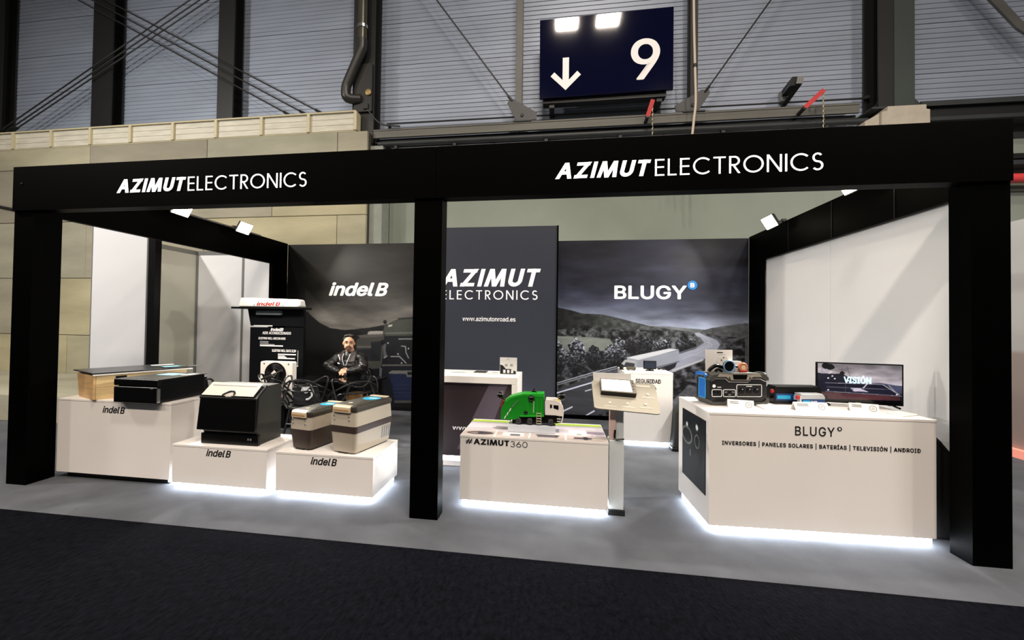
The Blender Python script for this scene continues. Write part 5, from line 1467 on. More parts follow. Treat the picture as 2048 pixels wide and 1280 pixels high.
# jacket
mb = MB(o)
caps(mb, (X, Yp+.07, zsh-.06), (X, Yp+.11, .56), .150, .165, 8)
mb.ball((X, Yp+.03, zsh-.20), (.185, .14, .20), 18, 12); mb.ball((X, Yp+.06, .62), (.20, .165, .14), 18, 12)
caps(mb, (X-.17, Yp+.06, zsh-.05), (X+.17, Yp+.06, zsh-.05), .082, .082, 8)
caps(mb, (X-.08, Yp+.06, zsh-.0), (X+.08, Yp+.06, zsh-.0), .075, .075, 5)
for s, Hn in ((-1, LH), (1, RH)):
    sh = Vector((X+s*.205, Yp+.05, zsh-.06)); el = Vector((X+s*.285, Yp-.08, .865)); wr = Hn+Vector((s*.085, .035, .008))
    caps(mb, sh, el, .083, .070, 7); caps(mb, el, wr, .068, .046, 7)
    mb.ball(el+Vector((s*.01, -.01, .03)), (.075, .075, .06), 10, 8); mb.ball((sh+el)*.5+Vector((s*.02, -.03, 0)), (.08, .08, .05), 10, 8)
jk = remesh(mb.build('jacket', M_jack, t, norm=False), .009, M_jack)
def wrinkle(ob, amp, sc):
    me = ob.data; n = len(me.vertices)
    co = np.zeros(n*3); me.vertices.foreach_get('co', co); co = co.reshape(-1, 3)
    no = np.zeros(n*3); me.vertex_normals.foreach_get('vector', no); no = no.reshape(-1, 3)
    w_ = fbm(co[:, 0]*sc+co[:, 2]*sc*.7, co[:, 2]*sc*1.3-co[:, 1]*sc, 5, 4)-.5
    w_ = w_+.5*(1-np.abs(2*fbm(co[:, 0]*sc*.6+7, co[:, 2]*sc*1.1+co[:, 1]*sc*.5, 9, 3)-1)**.5)-.2
    me.vertices.foreach_set('co', (co+no*(w_*amp)[:, None]).ravel()); me.update()
wrinkle(jk, .016, 11)
# collar, shirt opening, lanyard, logo
M_sh = mat('dark_shirt', (14, 14, 16), .7)
yf = Yp-.105
MB(o).hexa([(X-.055, yf+.0, zsh-.24), (X+.035, yf-.002, zsh-.24), (X+.035, yf+.02, zsh-.24), (X-.055, yf+.02, zsh-.24)], [(X-.07, Yp-.045, zsh+.03), (X+.07, Yp-.045, zsh+.03), (X+.07, Yp+.03, zsh+.05), (X-.07, Yp+.03, zsh+.05)]).build('shirt', M_sh, t, bevel=.01)
for s in (-1, 1):
    MB(o).hexa([(X+s*.045, yf-.012, zsh-.11), (X+s*.13, yf+.03, zsh-.10), (X+s*.13, yf+.05, zsh-.10), (X+s*.045, yf+.012, zsh-.11)], [(X+s*.062, Yp-.05, zsh+.055), (X+s*.125, Yp+.0, zsh+.045), (X+s*.12, Yp+.05, zsh+.06), (X+s*.062, Yp-.03, zsh+.065)]).build('collar', mat('collar_grey', (70, 64, 62), .5), t, bevel=.008)
    MB(o).tube([(X+s*.055, Yp-.055, zsh+.02), (X+s*.048, yf-.010, zsh-.06), (X+s*.012, yf-.016, zsh-.16)], .006, 6, 3).build('lanyard', mat('lanyard_white', (205, 212, 220), .5), t)
MB(o).hexa([(X-.135, yf-.0, zsh-.128), (X-.10, yf-.012, zsh-.142), (X-.10, yf+.02, zsh-.142), (X-.135, yf+.02, zsh-.128)], [(X-.132, yf-.0, zsh-.115), (X-.095, yf-.012, zsh-.130), (X-.095, yf+.02, zsh-.130), (X-.132, yf+.02, zsh-.115)]).build('jacket_logo', M_letter_w, t)
MB(o).tube([(X-.16, Yp-.03, zsh+.0), (X-.12, Yp-.07, zsh-.045), (X-.085, yf-.02, zsh-.07)], .007, 6, 3).build('collar_piping', M_letter_w, t)
# trousers and shoes
mb = MB(o)
for s in (-1, 1):
    hp = Vector((X+s*.09, Yp+.10, .53)); kn = Vector((X+s*.13, Yp-.32, .52)); an = Vector((X+s*.14, Yp-.28, .13))
    caps(mb, hp, kn, .100, .070, 7); caps(mb, kn, an, .068, .058, 6)
mb.ball((X, Yp+.12, .54), (.19, .15, .12), 14, 10)
remesh(mb.build('trousers', mat('dark_trousers', (28, 30, 38), .8), t, norm=False), .012, MATS['dark_trousers'])
for s in (-1, 1):
    MB(o).hexa([(X+s*.14-.045, Yp-.50, .0), (X+s*.14+.045, Yp-.50, .0), (X+s*.14+.045, Yp-.22, .0), (X+s*.14-.045, Yp-.22, .0)], [(X+s*.14-.038, Yp-.46, .05), (X+s*.14+.038, Yp-.46, .05), (X+s*.14+.045, Yp-.22, .10), (X+s*.14-.045, Yp-.22, .10)]).build('shoe', M_blackp, t, bevel=.015)
_n0 = set(o_.name for o_ in t.children)
# hair, beard, eyes, glasses
M_hair = mat('dark_grey_hair', (46, 40, 36), .6, noise=.45, scale=40)
mb = MB(o)
mb.ball((X, Yp+.026, zc+.046), (.083, .094, .078), 20, 14); mb.ball((X-.02, Yp-.022, zc+.100), (.050, .046, .018), 12, 8); mb.ball((X+.03, Yp-.018, zc+.097), (.045, .046, .020), 12, 8)
mb.ball((X-.066, Yp+.02, zc+.010), (.016, .030, .040), 8, 8); mb.ball((X+.068, Yp+.02, zc+.006), (.018, .032, .048), 8, 8); mb.ball((X, Yp+.08, zc-.02), (.06, .035, .06), 10, 8)
remesh(mb.build('hair', M_hair, t, norm=False), .006, M_hair)
mb = MB(o)
mb.tube([(X-.034, Yp-.083, zc-.064), (X-.018, Yp-.094, zc-.050), (X, Yp-.098, zc-.047), (X+.018, Yp-.094, zc-.050), (X+.034, Yp-.083, zc-.064)], .0065, 6, 3)
mb.ball((X, Yp-.086, zc-.094), (.024, .012, .016), 10, 8)
mb.tube([(X-.034, Yp-.083, zc-.064), (X-.034, Yp-.078, zc-.085), (X-.02, Yp-.084, zc-.104)], .005, 6, 3); mb.tube([(X+.034, Yp-.083, zc-.064), (X+.034, Yp-.078, zc-.085), (X+.02, Yp-.084, zc-.104)], .005, 6, 3)
mb.build('goatee', mat('beard_brown', (84, 64, 52), .8), t, smooth=True)
MB(o).tube([(X-.018, Yp-.091, zc-.067), (X, Yp-.0955, zc-.066), (X+.018, Yp-.091, zc-.067)], .0035, 6, 3).build('lips', mat('lip', (176, 96, 88), .5), t, smooth=True)
for s in (-1, 1):
    MB(o).ball((X+s*.030, Yp-.066, zc-.002), (.012, .010, .007), 10, 8).build('eye', mat('eye_dark', (46, 36, 32), .2), t, smooth=True)
    MB(o).tube([(X+s*.048, Yp-.074, zc+.020), (X+s*.032, Yp-.083, zc+.026), (X+s*.014, Yp-.084, zc+.022)], .0045, 6, 3).build('eyebrow', M_hair, t)
    MB(o).tube([(X+s*.031+.021*math.cos(k*.3927), Yp-.088, zc-.002+.016*math.sin(k*.3927)) for k in range(16)], .0015, 5, closed=True).build('glasses_rim', M_blackp, t)
MB(o).tube([(X-.010, Yp-.090, zc+.002), (X, Yp-.094, zc+.004), (X+.010, Yp-.090, zc+.002)], .0015, 5).build('glasses_bridge', M_blackp, t)
for c_ in t.children:          # face pieces share the scale of the head
    if c_.name not in _n0:
        me = c_.data
        for v_ in me.vertices:
            q = headT(v_.co.x+o[0], v_.co.y+o[1], v_.co.z+o[2])
            v_.co = (q[0]-o[0], q[1]-o[1], q[2]-o[2])
# cup in the hands
cu = Vector(at(687.5, 734, Y=2.80))
tcup = thing('white_cup', 'small white cup just behind the seated man\'s folded hands', 'cup', (cu.x, 2.850, .741))
MB((cu.x, 2.850, .741)).lathe([(.020, .0), (.026, .05), (.029, .115), (.027, .116), (.022, .01)], (cu.x, 2.850, .741), 'z', 16).build('cup_wall', M_whitep, tcup, smooth=True)
# chair of the man
ch4 = copy_tree(ch1); ch4['label'] = 'black looping-arm chair the man sits on behind the table'
ch4.location = (X, Yp+.12, 0); ch4.rotation_euler = (0, 0, R(180))

# ------------------------------------------------------------------ white counter at the back (safety products)
t = thing('display_counter', 'white counter lettered about safety in front of the road picture', 'counter', (6.32, 2.8, 0))
o = (6.32, 2.8, 0)
MB(o).box(6.02, 6.632, 2.55, 3.20, .055, .935).build('body', M_white, t, bevel=.003)
MB(o).box(6.018, 6.634, 2.548, 3.20, .936, .96).build('top_board', M_white, t, bevel=.002)
MB(o).box(6.07, 6.58, 2.61, 3.15, 0, .054).build('recessed_base', M_base, t)
MB(o).box(6.03, 6.62, 2.565, 2.60, .012, .053).build('light_strip', M_led, t)
yy = 2.5495
def cl(body, q0, q1, b=.02):
    a = at(*q0, Y=yy); c = at(*q1, Y=yy)
    letters(body, a.x, c.x, min(a.z, c.z), max(a.z, c.z), yy, M_letter_k, t, bold=b, off=o, thick=.002)
cl('SEGURIDAD', (1271, 766), (1322, 759))
cl('Y', (1271, 779), (1279, 773)); cl('A', (1306, 779), (1313, 773))
cl('T', (1306, 791), (1313, 785))
def mon(name, label, cat, q0, q1, y, z, m, screen=None):
    a = at(*q0, Y=y); b = at(*q1, Y=y)
    tt = thing(name, label, cat, ((a.x+b.x)/2, y, z))
    oo = ((a.x+b.x)/2, y, z)
    return tt, oo, a, b
tt, oo, a, b = mon('small_monitor', 'small black monitor standing on the white safety counter', 'monitor', (1287, 737), (1313, 722), 2.75, .96, M_blackp)
MB(oo).box(a.x, b.x, 2.75, 2.775, .985, b.z).build('casing', M_blackp, tt, bevel=.003)
MB(oo).box(a.x+.012, b.x-.012, 2.747, 2.7495, .998, b.z-.012).build('screen', mat('dark_blue_screen', (28, 36, 50), .15), tt)
MB(oo).box(oo[0]-.05, oo[0]+.05, 2.73, 2.80, .961, .97).build('stand_foot', M_blackp, tt)
MB(oo).box(oo[0]-.015, oo[0]+.015, 2.76, 2.775, .97, .985).build('stand_neck', M_blackp, tt)
for k, (q, lb) in enumerate(((1243, 'black round camera on a bracket at the left rear of the safety counter'), (1262, 'flat dark device with two feet at the left front of the safety counter'), (1300, 'low grey gadget just in front of the small monitor'), (1322, 'flat black device right of the small monitor'))):
    p = at(q, 739 if k != 1 else 740, Z=.962)
    tt = thing('demo_device', lb, 'device', (p.x, p.y, .961), 0)
    oo = (p.x, p.y, .961)
    if k == 0:
        MB(oo).box(p.x-.03, p.x+.03, p.y-.02, p.y+.02, .962, .975).build('bracket', M_blackp, tt)
        MB(oo).ball((p.x, p.y, 1.005), .034, 12, 8).build('camera_ball', M_lens, tt, smooth=True)
    else:
        w_ = (.0, .06, .05, .05)[k]; hh = (.0, .035, .025, .014)[k]
        MB(oo).box(p.x-w_, p.x+w_, p.y-.03, p.y+.03, .970, .970+hh).build('housing', (M_blackp, mat('olive_device', (70, 68, 56), .4), M_grey, M_blackp)[k], tt, bevel=.004)
        for s in (-1, 1): MB(oo).box(p.x+s*w_*.6-.012, p.x+s*w_*.6+.012, p.y-.03, p.y+.03, .962, .970).build('foot', M_blackp, tt)

# ------------------------------------------------------------------ reception desk in front of the cabin
t = thing('reception_desk', 'white framed reception desk with a dark panel, behind the central post', 'desk', (4.0, 1.5, 0))
o = (4.0, 1.5, 0)
dx1 = at(1030, 757, Y=1.24).x
DX0 = 3.72
M_maroon = mat('dark_maroon_panel', (48, 38, 42), .35, noise=.1, scale=2)
MB(o).box(DX0, dx1+.03, 1.24, 1.84, .925, 1.0).build('top_board', M_white, t, bevel=.004)
MB(o).box(dx1-.035, dx1+.03, 1.24, 1.84, .0, .924).build('side_board', M_white, t, bevel=.003)
MB(o).box(DX0, DX0+.065, 1.24, 1.84, .0, .924).build('side_board', M_white, t, bevel=.003)
MB(o).box(DX0+.066, dx1-.036, 1.275, 1.30, .12, .924).build('front_panel', M_maroon, t)
pz = lambda x, y: (lambda p: (p.x, p.z))(at(x, y, Y=1.272))
MB(o).prism([pz(981, 764), pz(1018, 764), pz(966, 898), pz(914, 898)], 'y', 1.271, 1.2745).build('printed_band', mat('plum_band', (86, 76, 88), .35), t)
a = at(905, 859, Y=1.272); b = at(940, 852, Y=1.272)
letters('www.azimutonroad.es', a.x, a.x+.86, a.z, b.z, 1.272, M_letter_w, t, bold=.012, off=o, thick=.002)
MB(o).box(DX0+.1, dx1-.07, 1.32, 1.36, .06, .10).build('light_strip', M_led, t)  # added glow, no strip seen here; brightens the floor under the desk
MB(o).box(DX0+.07, dx1-.04, 1.31, 1.5, .0, .055).build('base_board', M_white, t)
# things on the desk
q = at(1016, 748, Z=1.002)
t = thing('poster_card', 'white and black printed card with three product pictures, on the reception desk', 'card', (q.x, q.y, 1.001))
o = (q.x, q.y, 1.001)
a = at(999.5, 748, Y=q.y); b = at(1034, 715.5, Y=q.y)
MB(o).box(a.x, b.x, q.y, q.y+.006, 1.001, b.z).build('card_sheet', M_paper, t)
hh = b.z-1.001; ww = b.x-a.x
MB(o).prism([(a.x+.004, 1.003), (b.x-.012, 1.003), (b.x-.012, 1.003+hh*.16), (a.x+ww*.62, 1.003+hh*.30), (a.x+ww*.35, 1.003+hh*.30), (a.x+ww*.18, 1.003+hh*.50), (a.x+.004, 1.003+hh*.56)], 'y', q.y-.0015, q.y-.0002).build('black_print', M_letter_k, t)
for k in range(3):
    MB(o).box(a.x+ww*(.20+k*.23), a.x+ww*(.34+k*.23), q.y-.003, q.y-.0016, 1.003+hh*.05, 1.003+hh*.25).build('product_picture', M_letter_w, t)
for k in range(2):
    MB(o).box(a.x+ww*(.30+k*.30), a.x+ww*(.46+k*.30), q.y-.0015, q.y-.0003, 1.003+hh*.45, 1.003+hh*.60).build('product_drawing', mat('pale_print', (176, 178, 178), .5), t)
MB(o).box(a.x+ww*.42, a.x+ww*.56, q.y-.0015, q.y-.0003, 1.003+hh*.86, 1.003+hh*.89).build('printed_heading', MATS['pale_print'], t)
MB(o).box(a.x+.01, b.x-.01, q.y+.007, q.y+.06, 1.001, 1.004).build('card_foot', M_paper, t)
for (q0, q1, lb, m) in (((890, 744), (932, 748), 'white leaflet with a dark drawing at the left of the reception desk', M_paper), ((950, 743), (972, 745), 'slim dark notebook in the middle of the reception desk', M_bro), ((978, 745), (998, 747), 'white leaflet with a dark edge next to the printed card', M_paper)):
    a = at(*q0, Z=1.003); b = at(*q1, Z=1.003)
    tt = thing('leaflet', lb, 'leaflet', (a.x, a.y, 1.001))
    MB((a.x, a.y, 1.001)).box(a.x, b.x, min(a.y, 1.70)-.09, min(a.y, 1.70)+.09, 1.0015, 1.006).build('sheet', m, tt)
    if m is M_paper: MB((a.x, a.y, 1.001)).box(a.x+(b.x-a.x)*.25, b.x-.02, min(a.y, 1.70)-.03, min(a.y, 1.70)+.01, 1.0062, 1.0068).build('dark_print', M_bro, tt)

# ------------------------------------------------------------------ right counter
RZC = R(2.4)
rc = plinth('display_plinth', 'large white counter lettered with its product range at the right', 6.29, 7.868, .165, .88, .06, .922, rz=RZC, led_h=.05)
rc['category'] = 'counter'
RC = Vector((6.29, .165, 0)); cR, sR = math.cos(RZC), math.sin(RZC)
def rw(x, y, z=0): return Vector((RC.x+x*cR-y*sR, RC.y+x*sR+y*cR, z))
def rl(p):
    d = p-RC; return Vector((d.x*cR+d.y*sR, -d.x*sR+d.y*cR, p.z))
def onface(x, y):
    """photo pixel on the front face of the counter, in its own frame"""
    d = RT*((x-PX)/F_PX)-UP*((y-PY)/F_PX)+FW
    n = Vector((-sR, cR, 0))
    tt = n.dot(RC-CAM)/n.dot(d)
    return rl(CAM+d*tt)
MB().box(.05, 1.55, .035, .075, .0, .012).build('light_strip', M_led, rc)
def rlet(body, q0, q1, bold=.02, geo=False):
    a = onface(*q0); b = onface(*q1)
    zc = (a.z+b.z)/2
    return a, b
a = onface(1590, 872); b = onface(1669, 872); z0 = onface(1630, 872).z; z1 = onface(1630, 853.5).z
letters('BLUGY', a.x, b.x, z0, z1, -.0005, M_letter_k, rc, bold=.004, spacing=1.1, thick=.002)
c = onface(1679, 858)
MB().lathe([(.016, 0), (.016, -.002)], (c.x, -.0005, c.z), 'y', 20).build('logo_disc', M_letter_k, rc)
letters('B', c.x-.007, c.x+.007, c.z-.008, c.z+.008, -.0027, M_letter_w, rc, bold=.02, thick=.001)
a = onface(1444, 886); b = onface(1841, 902)
z = (onface(1444, 886).z+onface(1841, 902).z)/2
letters('INVERSORES | PANELES SOLARES | BATERÍAS | TELEVISIÓN | ANDROID', a.x, b.x, z-.020, z+.026, -.0005, M_letter_k, rc, bold=.018, spacing=1.12, thick=.002)
# dark poster on its left side
MB().hexa([(-.004, .06, .26), (-.0005, .06, .26), (-.0005, .60, .26), (-.004, .60, .26)], [(-.004, .06, .84), (-.0005, .06, .84), (-.0005, .60, .84), (-.004, .60, .84)]).build('poster_frame', M_blackp, rc)
def side_print(u, v):
    n = fbm(u*6, v*8, 3, 5)
    rgb = g3(20+26*n, (.9, 1, 1.1))
    rgb = lay(rgb, v < .45, g3(34+30*fbm(u*9, v*5, 8, 3), (.85, 1, 1.12)), .8)
    rgb = lay(rgb, np.hypot((u-.33)/.16, (v-.62)/.14) < 1, (14, 14, 16))
    for (a_, b_, r_) in ((.34, .84, .035), (.78, .80, .03)): rgb = lay(rgb, np.hypot((u-a_)/r_/1.4, (v-b_)/r_/1.2) < 1, (225, 228, 228))
    rgb = lay(rgb, np.abs(np.hypot((u-.78)/.22, (v-.64)/.12)-1) < .12, (110, 112, 112))
    rgb = lay(rgb, np.abs(np.hypot((u-.33)/.10, (v-.64)/.09)-1) < .10, (120, 122, 122))
    rgb = lay(rgb, (np.abs(u-.17) < .02) & (v > .34) & (v < .52), (10, 10, 10)); rgb = lay(rgb, (np.abs(u-.62) < .015) & (v > .36) & (v < .46), (120, 126, 130))
    return rgb
print_grid('side_poster', 60, 60, side_print, lambda u, v: (np.full(u.shape, -.0045), .065+u*.53, .265+v*.57), mat('side_poster_print', (40, 40, 40), .25, attr='print'), rc)

ZC = .9225
# ---- power station
RZ2 = R(13)
ps0 = at(1410, 811, Z=ZC)
t = thing('power_station', 'black portable power station with blue side panel and sockets, at the counter left end', 'power station', (ps0.x+.042, ps0.y+.02, ZC), RZ2)
w = .50; d = .20; h = .275
M_ps = mat('power_black', (20, 21, 24), .4)
M_psd = mat('power_grey', (64, 64, 60), .42)
M_psl = mat('power_light', (150, 144, 132), .4)
M_blue = mat('power_blue', (20, 110, 200), .35)
MB().prism([(.0, .035), (.03, .012), (.12, .012), (.15, .03), (.33, .03), (.36, .012), (w-.03, .012), (w, .035), (w, .215), (w-.02, .235), (.02, .235), (0, .215)], 'y', .0, d).build('body', M_ps, t, bevel=.004)
MB().prism([(-.01, .03), (.03, .0), (.14, .0), (.165, .018), (.32, .018), (.345, .0), (w-.02, .0), (w+.012, .03), (w+.012, .06), (w-.03, .028), (.36, .028), (.33, .045), (.155, .045), (.125, .028), (.02, .028), (-.01, .05)], 'y', -.018, d+.012).build('lower_bumper', M_psd, t, bevel=.003)
MB().prism([(-.005, .205), (.05, .232), (.135, .232), (.165, .205), (.335, .205), (.365, .232), (w-.06, .232), (w+.008, .205), (w+.008, .235), (w-.03, .262), (w-.09, h-.005), (.09, h-.005), (.02, .255), (-.005, .235)], 'y', -.018, .05).build('upper_bumper', M_psd, t, bevel=.003)
MB().prism([(.0, .205), (w, .205), (w, .235), (w-.03, .26), (.03, .26), (0, .235)], 'y', .055, d+.008).build('top_cover', M_psd, t, bevel=.004)
MB().prism([(.055, .240), (.135, .240), (.15, .226), (.17, .262), (.075, .264)], 'y', -.022, -.0182).build('light_facet', M_psl, t)
MB().prism([(w-.055, .240), (w-.135, .240), (w-.15, .226), (w-.17, .262), (w-.075, .264)], 'y', -.022, -.0182).build('light_facet', M_psl, t)
MB().prism([(.175, .212), (.325, .212), (.345, .262), (.155, .262)], 'y', -.022, -.0182).build('display_surround', M_psl, t)
MB().prism([(.195, .218), (.305, .218), (.315, .258), (.185, .258)], 'y', -.026, -.0221).build('display', M_lens, t)
pth = [(.01, .20), (.05, .222), (.135, .222), (.165, .195), (.335, .195), (.365, .222), (w-.06, .222), (w-.01, .20)]
MB().tube([(x, -.004, z) for x, z in pth], .0035, 5).build('silver_line', M_chrome, t)
def socket_frame(x0, x1, z0, z1):
    MB().tube([(x, -.002, z) for x, z in rr_poly((x0+x1)/2, (z0+z1)/2, x1-x0, z1-z0, .010, 3)], .0028, 5, closed=True).build('socket_frame', M_letter_w, t)
socket_frame(.02, .105, .072, .130); socket_frame(.118, .225, .072, .130); socket_frame(.235, .455, .072, .172)
for k in range(2): MB().lathe([(.017, 0), (.017, -.003), (.012, -.004)], (.043+k*.039, -.0005, .102), 'y', 14).build('socket', M_blackm, t)
for i in range(3):
    for j in range(2): MB().box(.130+i*.032, .152+i*.032, -.003, -.0005, .082+j*.022, .092+j*.022).build('usb_port', M_grey if (i+j) % 2 else M_blackm, t)
for k in range(3):
    MB().lathe([(.026, 0), (.026, -.003), (.020, -.004)], (.280+k*.065, -.0005, .117), 'y', 16).build('mains_socket', M_blackm, t)
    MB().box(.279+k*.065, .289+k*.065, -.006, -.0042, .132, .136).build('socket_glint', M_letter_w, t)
MB().box(.32, .37, -.0025, -.0005, .156, .161).build('printed_line', M_letter_w, t)
MB().lathe([(.014, 0), (.014, -.003)], (.037, -.0005, .160), 'y', 16).build('power_button', M_letter_w, t)
MB().box(.066, .10, -.0025, -.0005, .148, .153).build('printed_line', M_letter_w, t)
MB().hexa([(-.003, .055, .05), (-.0005, .055, .05), (-.0005, .155, .05), (-.003, .155, .05)], [(-.003, .055, .215), (-.0005, .055, .215), (-.0005, .155, .215), (-.003, .155, .215)]).build('side_panel', M_blue, t)
MB().tube([(-.003, y, z) for y, z in rr_poly(.105, .132, .10, .165, .01, 2)], .004, 5, closed=True).build('side_panel_rim', mat('power_pale_blue', (90, 180, 235), .35), t)
MB().tube([(-.01, .03, .235), (-.02, .05, .255), (-.02, .15, .255), (-.01, .17, .235)], .013, 8, 4).build('carry_handle', M_blue, t, smooth=True)
MB().tube([(w+.008, .03, .235), (w+.02, .05, .255), (w+.02, .15, .255), (w+.008, .17, .235)], .013, 8, 4).build('carry_handle', M_psd, t, smooth=True)
cP, sP = math.cos(RZ2), math.sin(RZ2)
pw = lambda x, y, z: Vector((t_ps.x+x*cP-y*sP, t_ps.y+x*sP+y*cP, z))
t_ps = Vector(t.location)
ztop = ZC+.261
# card and clamps standing on the power station
q = pw(.105, .16, ztop)
t = thing('poster_card', 'white printed card standing behind the cable clamps, on the power station', 'card', tuple(q), RZ2)
a = at(1404, 738, Y=q.y); b = at(1461, 700, Y=q.y+.03)
cw = (b.x-a.x)/cP*.98; chh = b.z-ztop
MB().box(-.045, -.045+cw, 0, .004, 0, chh).build('card_sheet', M_paper, t)
MB().box(-.045+cw*.42, -.045+cw*.64, -.0012, -.0002, chh*.86, chh*.90).build('printed_heading', M_letter_k, t)
MB().box(-.045+cw*.44, -.045+cw*.72, -.0012, -.0002, chh*.78, chh*.79).build('printed_line', MATS['pale_print'], t)
for (u, v, rr_) in ((.40, .30, .10), (.52, .44, .11), (.62, .36, .10), (.70, .52, .10)):
    MB().tube([(-.045+cw*(u+rr_*math.cos(k*.5236)), -.0008, chh*(v+rr_*1.6*math.sin(k*.5236))) for k in range(12)], .0008, 4, closed=True).build('drawing_line', MATS['pale_print'], t)
MB().box(-.045+cw*.56, -.045+cw*.60, -.0012, -.0002, chh*.50, chh*.55).build('drawing_spot', M_letter_k, t)
MB().box(-.045+cw*.64, -.045+cw*.69, -.0012, -.0002, chh*.62, chh*.67).build('drawing_spot', M_letter_k, t)
MB().box(-.03, cw-.06, .0045, .04, 0, .003).build('card_foot', M_paper, t)
q = pw(.165, .10, ztop)
t = thing('cable_clamp', 'black and blue cable clamp lying on the power station in front of the card', 'clamp', tuple(q), RZ2)
MB().tube([(-.10, .02, .012), (-.08, .0, .045), (-.04, .0, .060), (.0, .01, .048), (.03, .01, .04)], .016, 8, 4).build('clamp_jaw', M_blackp, t, smooth=True)
MB().tube([(-.06, -.01, .012), (-.035, -.01, .03), (.0, -.01, .012)], .012, 8, 3).build('clamp_jaw', M_blackp, t, smooth=True)
MB().lathe([(.050, 0), (.052, .01), (.040, .03)], (.055, -.02, .055), 'y', 20).build('lens_body', M_blackp, t, smooth=True)
MB().tube([(.055+.048*math.cos(k*.314), -.024, .055+.048*math.sin(k*.314)) for k in range(20)], .006, 6, closed=True).build('blue_ring', mat('pale_blue_ring', (120, 170, 215), .4), t)
MB().tube([(.09, -.015, .055), (.13, -.01, .058), (.135, -.01, .045)], .01, 6).build('clamp_tip', M_blackp, t)
q = pw(.315, .12, ztop)
t = thing('cable_clamp', 'white box with an orange and red cable clamp, right of the blue ringed clamp', 'clamp', tuple(q), RZ2)
MB().box(-.05, .045, .0, .05, 0, .095).build('white_box', M_paper, t)
MB().tube([(.05+.032*math.cos(k*.4189), -.012, .045+.032*math.sin(k*.4189)) for k in range(15)], .012, 6, closed=True).build('orange_ring', mat('orange_clamp', (226, 140, 100), .4), t)
MB().lathe([(.02, 0), (.02, -.01)], (.05, -.01, .045), 'y', 14).build('centre_cap', mat('cream_cap', (250, 226, 190), .4), t)
MB().tube([(.02, -.015, .012), (.045, -.02, .010), (.085, -.012, .014)], .010, 6).build('red_lead', M_red, t)

# ---- inverters
def inverter(label, q0, q1, h, d, body, lab, lines, rz, brand_x):
    a = at(*q0, Z=ZC); b = at(*q1, Z=ZC)
    w = (b.x-a.x)/math.cos(rz)
    t = thing('power_inverter', label, 'inverter', (a.x, a.y, ZC), rz)
    MB().prism([(.0, .012), (.008, .004), (w-.008, .004), (w, .012), (w, h-.02), (w-.014, h), (.014, h), (0, h-.02)], 'y', .004, d).build('case', body, t, bevel=.003)
    MB().box(.012, w-.006, -.001, .003, h*.22, h*.60).build('label_band', lab, t)
    for k in range(5): MB().box(.01, w-.01, .02+k*d*.18, .02+k*d*.18+.008, h, h+.004).build('cooling_fin', body, t)
    for z in (h*.72,):
        MB().lathe([(.016, 0), (.018, -.012), (.012, -.02)], (.0, .02, z), 'x', 10).build('red_terminal', M_red, t)
        MB().lathe([(.013, 0), (.013, -.014)], (.0, .05, h*.35), 'x', 10).build('black_terminal', M_blackp, t)
    MB().box(.022, .022+w*.28, -.003, -.0012, h*.30, h*.50).build('label_patch', M_cyan, t)
    letters('BLUGY', w*brand_x, w*brand_x+w*.24, h*.32, h*.48, -.0012, M_letter_w, t, bold=.02, thick=.001)
    for xx in (.02, w-.04):
        MB().box(xx, xx+.02, .01, .03, 0, .004).build('foot', M_blackp, t)
        MB().box(xx, xx+.02, d-.03, d-.01, 0, .004).build('foot', M_blackp, t)
    return t
M_lab = mat('navy_label', (24, 62, 120), .35)
inverter('black power inverter with a blue label, between power station and television', (1549, 808), (1654, 812.5), .150, .115, M_blackm, M_lab, 0, R(8), .40)
inverter('silver power inverter standing in front of the black inverter', (1601, 813), (1656, 815), .10, .08, mat('silver_case', (206, 208, 212), .35, metal=.4), M_lab, 0, R(10), .42)

